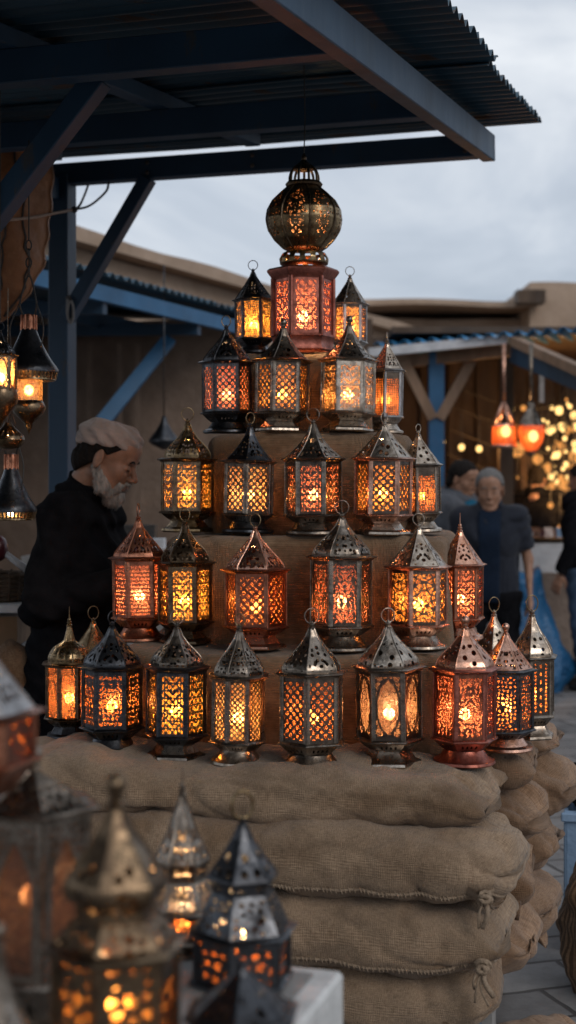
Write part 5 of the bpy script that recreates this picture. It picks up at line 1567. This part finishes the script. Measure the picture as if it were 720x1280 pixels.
# grey counter behind the seller, with goods
t=thing('grey_counter','grey cloth covered counter behind the seller','counter',XY(205,7.2),-.1)
b=MB();rough_box(b,(0,0,.62),(1.3,.6,1.24),8,.03,(20,6,16));b.build('cover',M['greytop'],t)
for i,(px_,c_,w_,h_,mt,lab) in enumerate(((152,0,.16,.05,'maroon','flat dark red box on the grey counter'),(196,0,.08,.05,'paper','small pale box on the grey counter'),(170,0,.20,.12,'wire','dark folded cloth heap on the grey counter'))):
    bb=MB();rough_box(bb,(0,0,h_/2),(w_,.14,h_),i,.012,(5,4,4));o=bb.build('small_box' if i<2 else 'folded_cloth',M[mt]);o.location=XY(px_,6.95+.12*i,1.262);tag(o,lab,'box' if i<2 else 'cloth')
# left table with basket behind the seller
t=thing('side_table','narrow side table with pale stone shelves at the left edge','table',XY(-8,5.0),.0)
for z in(1.17,1.02):
    b=MB();b.box((0,0,z),(.26,.4,.028),None,.004);b.build('shelf',M['paper'],t)
b=MB();b.box((0,.02,1.09),(.22,.34,.10));b.build('drawer',M['burlap_dark'],t)
for x in(-.11,.11):
    for y in(-.17,.17):
        b=MB();b.box((x,y,.50),(.035,.035,1.0));b.build('leg',M['wood'],t)
t=thing('wicker_basket','dark wicker basket on the side table','basket',XY(0,4.98,1.186),0)
b=MB()
for q in range(6): b.tube([(.115*(1+.02*q)*math.cos(2*PI*k/24),.10*(1+.02*q)*math.sin(2*PI*k/24),.008+q*.016) for k in range(24)],.008,6,closed=True)
b.lathe([(.11,.0),(.11,.004)],24)
for k in range(22): 
    a=2*PI*k/22;b.tube([(.118*math.cos(a),.104*math.sin(a),0),(.13*math.cos(a),.114*math.sin(a),.10)],.005,5)
b.build('weave',M['wicker'],t,smooth=True)
t=thing('scoop','white handled scoop with a dark red bowl lying in the basket','scoop',XY(14,4.96,1.30),0)
b=MB();b.tube([(-.03,0,.055),(.06,-.02,-.01)],[.010,.013],10);b.build('handle',M['paper'],t,smooth=True)
b=MB();b.sphere((-.045,0,.065),.035,14,10,(1,1,1.3));b.build('bowl',M['maroon'],t,smooth=True)
t=thing('burlap_bag','empty olive burlap bag slumped under the side table','bag',XY(4,4.75,0),.1)
V=[];Fc=[];uv=[];n=44
for i in range(26):
    z=i/25
    for k2 in range(n):
        a=2*PI*k2/n;q=Vector((math.cos(a),math.sin(a),z*2));r=(.19-.03*z)*(1+.15*mn.noise(q*1.7))
        if z>.97: r*=.3
        V.append((r*math.cos(a)*(1.0),r*.8*math.sin(a),z*(.98+.10*math.cos(a+1))));uv.append((a*.2,z))
for i in range(25):
    for k2 in range(n):
        l=(k2+1)%n;Fc.append((i*n+k2,i*n+l,(i+1)*n+l,(i+1)*n+k2))
mk('cloth',V,Fc,M['burlap_dark'],t,True,uv)

# ---- right stall
rs=thing('market_stall','timber market stall with blue corrugated roof edge and dark lamp lit interior','stall',(0,0,0))
d=10.6
def RP(px,py,dd): return P(px,py,dd)
# roof: sloping sheet whose ragged blue edge faces the camera
e1=P(468,431,11.6);e2=P(900,396,10.2)
dirv=(e2-e1);Ls=dirv.length;dirv.normalize();back=Vector((-dirv.y*-1,dirv.x,0)).normalized();back=Vector((.28,.96,0)).normalized()
n=int(Ls/.012);V=[]
per=.12;nn=int(Ls/per*8)
for s_ in(0,1):
    for i in range(nn+1):
        u=Ls*i/nn;h=.022*math.sin(2*PI*u/per)
        for j in range(6):
            vv=-.03+3.4*j/5+.02*mn.noise(Vector((u*5,1,1)))*(j==0);V.append(e1+dirv*u+back*vv+Vector((0,0,h+.05*vv-.004*s_)))
Fc=[];o_=(nn+1)*6
for i in range(nn):
    for j in range(5):
        a=i*6+j;Fc.append((a,a+1,a+7,a+6));Fc.append((o_+a,o_+a+6,o_+a+7,o_+a+1))
    a=i*6;Fc.append((a,a+6,o_+a+6,o_+a))
mk('roof_sheet',V,Fc,M['bluetin2'],rs,True)
b=MB();b.bar(P(462,441,11.5),P(634,424,11.1),.05,.07);b.build('fascia',M['paper'],rs)
b=MB();b.bar(P(474,456,11.7),P(646,436,11.3),.08,.10);b.build('front_beam',M['wood'],rs)
b=MB();b.bar(P(642,426,11.0),P(790,492,9.0),.07,.07);b.build('side_beam',M['wood'],rs)
b=MB();b.bar(P(642,440,11.1),P(790,500,9.2),.05,.16);b.build('side_board',M['bluewood'],rs)
for a_,c_ in(((505,452),(541,524)),((592,446),(549,524))):
    b=MB();b.bar(P(a_[0],a_[1],11.55),P(c_[0],c_[1],11.5),.08,.07,up=(0,1,0));b.build('brace',M['wood'],rs)
b=MB();b.bar(P(545,440,11.55),XY(545,11.55,0),.12,.12,up=(1,0,0));b.build('post',M['bluewood2'],rs)
b=MB();b.bar(P(632,440,12.6),XY(632,12.6,0),.13,.12,up=(1,0,0));b.build('post',M['darkwood'],rs)
x0,x1=(440-360)/F*14.2,(860-360)/F*14.2
b=MB();b.box(((x0+x1)/2,14.2,1.5),(x1-x0,.1,3.0));b.build('back_wall',M['darkwood'],rs)
for i in range(12):
    x=x0+(x1-x0)*(i+.5)/12;b=MB();b.box((x,14.12,1.4),(.05,.05,2.8));b.build('back_slat',M['darkwood'],rs)
b=MB();b.box((x0,12.9,1.45),(.1,2.6,2.9));b.build('side_wall',M['darkwood'],rs)
b=MB();b.box(((x0+x1)/2+.2,12.9,2.80),(x1-x0,2.8,.05));b.build('ceiling_boards',M['darkwood'],rs)
b=MB();b.box(((570-360)/F*13.9,13.95,1.05),(1.7,.12,.9));b.build('wood_panel',M['wood'],rs)
b=MB();b.bar(P(656,558,13.8),XY(656,13.8,0),.14,.1,up=(1,0,0));b.build('post',M['wood'],rs)
# string bulbs and clustered lamps
BG='glowing bulbs strung inside the right stall'
def bulb(px,py,d,r,label,mat='bulb_far'):
    t=thing('light_bulb',label,'light bulb',P(px,py,d),0,BG)
    b=MB();b.sphere((0,0,0),r,12,8,(1,1,1.15));b.build('globe',M[mat],t,smooth=True)
    b=MB();b.lathe([(r*.5,r*.9),(r*.5,r*1.7),(r*.2,r*1.9)],8);b.tube([(0,0,r*1.8),(0,0,r*1.8+.25)],.004,4);b.build('socket',M['wire'],t)
L1=['left','middle','right']
for i,(px,py) in enumerate(((552,552),(577,559),(599,561))): bulb(px,py,12.4,.026,'%s one of the three bulbs in a row above the two talking men'%L1[i])
cl=[(699,513,.036),(718,519,.036),(687,538,.036),(693,536,.026),(702,533,.032),(720,533,.032),(676,541,.022),(696,568,.036),(719,555,.032),(719,563,.026),
    (689,596,.026),(701,597,.026),(711,596,.026),(690,608,.036),(716,603,.022),(704,586,.018),(694,622,.024),(712,618,.026),(718,640,.022),(660,598,.018),(706,548,.02)]
for i,(px,py,r) in enumerate(cl):
    dim=(py>590)
    bulb(px,py,12.9+.08*(i%5),r,'bulb in the bright cluster at the right edge of the stall, among many lit alike','bulb_dim' if dim and i%2 else 'bulb_far')
rb_=random.Random(21)
for i in range(62):
    px=rb_.triangular(604,728,712);py=rb_.uniform(496,668)
    bulb(px,py,12.7+rb_.uniform(0,1.1),rb_.choice((.010,.014,.014,.019,.024)),'bulb in the bright cluster at the right edge of the stall, among many lit alike',rb_.choice(('bulb_far','bulb_dim','bulb_far')))
for i in range(4):
    cbl=MB();y_=(506,532,562,594)[i];cbl.tube(spl([P(560,y_-26,13.0),P(620,y_-4,13.0),P(680,y_+4,13.0),P(760,y_-14,13.0)],8),.006,5)
    o=cbl.build('light_cable',M['wire'],None);tag(o,'dark cable that carries bulbs across the depth of the right stall','cable','bulb cables in the right stall')
LG='small glowing lamps hanging in the right stall'
lamps=[(646,562,.10),(664,556,.09),(672,574,.07),(700,560,.09),(684,585,.07),(705,606,.09),(716,585,.07),(692,632,.08),(712,640,.09),(718,570,.08),(678,612,.07),(702,655,.07)]
first=None
for i,(px,py,r) in enumerate(lamps):
    pos=P(px,py,13.3+.05*(i%4))
    if first is None:
        t=thing('glass_lamp','small amber glass lamp hanging in the depth of the right stall','lamp',pos,0,LG)
        b=MB();b.lathe([(.02,-.09),(.07,-.05),(.085,0),(.07,.045),(.04,.07)],16,cap=False);b.build('glass',M['bulb_dim'],t,smooth=True)
        b=MB();b.lathe([(.045,.065),(.03,.10),(.008,.13)],12);b.lathe([(.001,-.13),(.02,-.10),(.03,-.08)],12);b.tube([(0,0,.12),(0,0,.6)],.004,4);b.build('cap',M['brass'],t,smooth=True)
        first=t
    else: t=copy_tree(first);t.location=pos
    t.scale=(r/.12,)*3
light('stall_light',P(700,560,12.6),20,None,.08,(1,.50,.16));light('stall_light',P(590,560,12.8),6,None,.08,(1,.45,.15));light('stall_light',P(720,620,12.7),14,None,.08,(1,.50,.16))
# the two orange hanging lanterns
def orange_lantern(px,d,yt,yb,hw,label,bowl):
    s=d/F;H=(yb-yt)*s;R=hw*s
    t=thing('orange_lantern',label,'lantern',((px-360)*s,d,CAMZ-(yb-600)*s),0,'orange lanterns hanging in front of the right stall')
    b=MB()
    if bowl: b.lathe([(R*.35,H*.05),(R*.8,H*.22),(R,H*.42),(R*.95,H*.55)],20,cap=False)
    else: b.lathe([(R*.92,H*.06),(R*.98,H*.10),(R*.90,H*.46)],20,cap=False)
    b.build('glass',G['deep'],t,smooth=True);light('lamp_light',(0,0,H*.34),2,t,.05)
    b=MB();b.sphere((0,0,H*.34),.034,10,8,(1,1,1.2));
    b.V=[(v[0],v[1]-R*.95,v[2]) for v in b.V]
    b.build('bulb',M['bulb_far'],t,smooth=True)
    b=MB()
    if bowl: b.lathe([(.001,-H*.06),(R*.3,.0),(R*.38,H*.06)],14,cap=False)
    else: b.lathe([(R*1.02,0),(R*1.04,H*.06),(R*.9,H*.08)],18)
    b.build('base',M['pewter'] if bowl else M['rose'],t,smooth=True)
    b=MB()
    if bowl: b.lathe([(R,H*.54),(R*.75,H*.66),(R*.35,H*.84),(R*.2,H*.90),(R*.28,H*.97),(R*.1,H)],18,cap=False)
    else:
        b.lathe([(R*.93,H*.45),(R*.86,H*.50)],18,cap=False)
        for k in range(4):
            a=2*PI*k/4+.3;b.tube([(R*.88*math.cos(a),R*.88*math.sin(a),H*.48),(0,0,H*.98)],.012,6)
    b.tube([(0,0,H*.97),(0,0,H+ (yt-430)*s)],.014,6)
    b.build('hanger',M['pewter'] if bowl else M['rose'],t,smooth=True)
    return t
orange_lantern(630,10.3,500,560,16,'orange glowing drum lantern hung on a long rope before the right stall',False)
orange_lantern(664,10.3,502,568,17,'orange glowing bowl lantern with a grey cone cap before the right stall',True)
b=MB();b.bar(P(677,445,10.9),P(677,503,10.9),.035,.02,up=(0,1,0));o=b.build('hanging_strap',M['greytop']);tag(o,'pale strap hanging beside the orange bowl lantern','strap')
# counter with goods in the right stall
ct=thing('stall_counter','stall counter draped in white and tan cloth at the right','counter',XY(676,12.0),-.1)
b=MB();rough_box(b,(0,.3,.55),(1.15,.8,1.06),3,.04,(14,8,12));b.build('drape',M['paper'],ct)
b=MB();rough_box(b,(.22,-.02,.42),(.72,.34,.78),5,.05,(12,5,12));b.build('tan_drape',M['tantarp'],ct)
b=MB();rough_box(b,(.0,.2,1.10),(.98,.6,.035),5,.01,(8,4,2));b.build('board',M['darkwood'],ct)
for i in range(9):
    px_=664+5.0*i;o=None
    b=MB();w_=.032+.014*(i%3);b.box((0,0,w_*.7),(w_*1.2,w_,w_*1.4),None,.006);b.box((0,-w_*.5-.002,w_*.7),(w_*.7,.004,w_*.6),None,.001)
    o=b.build('trinket_box',[M['goods'],M['paper'],M['rose'],M['lightblue'],M['maroon']][i%5]);o.location=XY(px_-4,11.85,1.125);tag(o,'small trinket box in the row on the stall counter','trinket box','trinket boxes on the stall counter')
# blue tarpaulin heap
t=thing('blue_tarp','crumpled bright blue tarpaulin hanging beside the counter','tarpaulin',XY(652,10.9,0),0)
V=[];Fc=[];n=48
for i in range(34):
    z=i/33
    for k2 in range(n):
        a=2*PI*k2/n;q=Vector((math.cos(a)*1.3,math.sin(a)*1.3,z*2.2));r=(.30-.17*z+.06*math.sin(z*7))*(1+.28*fbm(q*1.6))
        V.append((r*math.cos(a)-.05*z+.10*math.sin(z*3),r*.6*math.sin(a),z*.90*(1-.0)*(1+.06*math.cos(a*2))))
for i in range(33):
    for k2 in range(n):
        l=(k2+1)%n;Fc.append((i*n+k2,i*n+l,(i+1)*n+l,(i+1)*n+k2))
Fc.append(tuple(33*n+k2 for k2 in range(n)))
mk('folds',V,Fc,M['tarp'],t,True)

# ------------------------------------------------------------------ camera, sky, sun
cam=bpy.data.cameras.new('camera');co=bpy.data.objects.new('camera',cam);COL.objects.link(co);SC.camera=co
co.location=(0,0,CAMZ);co.rotation_euler=(PI/2,0,0)
cam.sensor_fit='VERTICAL';cam.sensor_height=36;cam.sensor_width=20.25;cam.lens=F/1280*36;cam.shift_y=-40/1280
cam.clip_end=2000;cam.clip_start=.05
cam.dof.use_dof=True;cam.dof.focus_distance=3.75;cam.dof.aperture_fstop=3.0
wd=bpy.data.worlds.new('World');SC.world=wd;wd.use_nodes=True;nt=wd.node_tree;nt.nodes.clear()
SUN_E=math.radians(32);SUN_A=math.radians(145)   # azimuth clockwise from +Y: right, slightly behind the camera
sky=N(nt,'ShaderNodeTexSky',sky_type='NISHITA',sun_disc=False,sun_elevation=SUN_E,sun_rotation=SUN_A,dust_density=2.0,altitude=300)
tc=N(nt,'ShaderNodeTexCoord');mp=N(nt,'ShaderNodeMapping');mp.inputs['Scale'].default_value=(1,1,2.6);nt.links.new(tc.outputs['Generated'],mp.inputs[0])
n1=noise_tex(nt,2.4,7,.56,mp.outputs[0],.7)
cr=ramp(nt,n1.outputs[0],[(.28,(4.0,4.7,5.7)),(.47,(6.3,6.95,7.9)),(.64,(9.6,10.0,10.5))])
mx=N(nt,'ShaderNodeMix',data_type='RGBA');mx.inputs[0].default_value=.90
nt.links.new(sky.outputs[0],mx.inputs[6]);nt.links.new(cr.outputs[0],mx.inputs[7])
bgn=N(nt,'ShaderNodeBackground');bgn.inputs[1].default_value=.094;nt.links.new(mx.outputs[2],bgn.inputs[0])
wo=N(nt,'ShaderNodeOutputWorld');nt.links.new(bgn.outputs[0],wo.inputs[0])
sl_=bpy.data.lights.new('sun','SUN');sl_.energy=.8;sl_.angle=math.radians(25);sl_.color=(1,.93,.86)
so=bpy.data.objects.new('sun',sl_);COL.objects.link(so)
sd=Vector((math.sin(SUN_A)*math.cos(SUN_E),math.cos(SUN_A)*math.cos(SUN_E),math.sin(SUN_E)))
so.rotation_euler=sd.to_track_quat('Z','Y').to_euler();so.location=sd*20
vs_=SC.view_settings;vs_.view_transform='Standard';vs_.look='None';vs_.exposure=0;vs_.gamma=1;vs_.use_curve_mapping=False
SC.render.engine='CYCLES';cy=SC.cycles
cy.use_denoising=True
try: cy.denoiser='OPENIMAGEDENOISE'
except Exception: pass
cy.max_bounces=8;cy.diffuse_bounces=3;cy.glossy_bounces=4;cy.transparent_max_bounces=12;cy.transmission_bounces=4
cy.sample_clamp_indirect=4;cy.caustics_reflective=False;cy.caustics_refractive=False
try: cy.use_light_tree=True
except Exception: pass
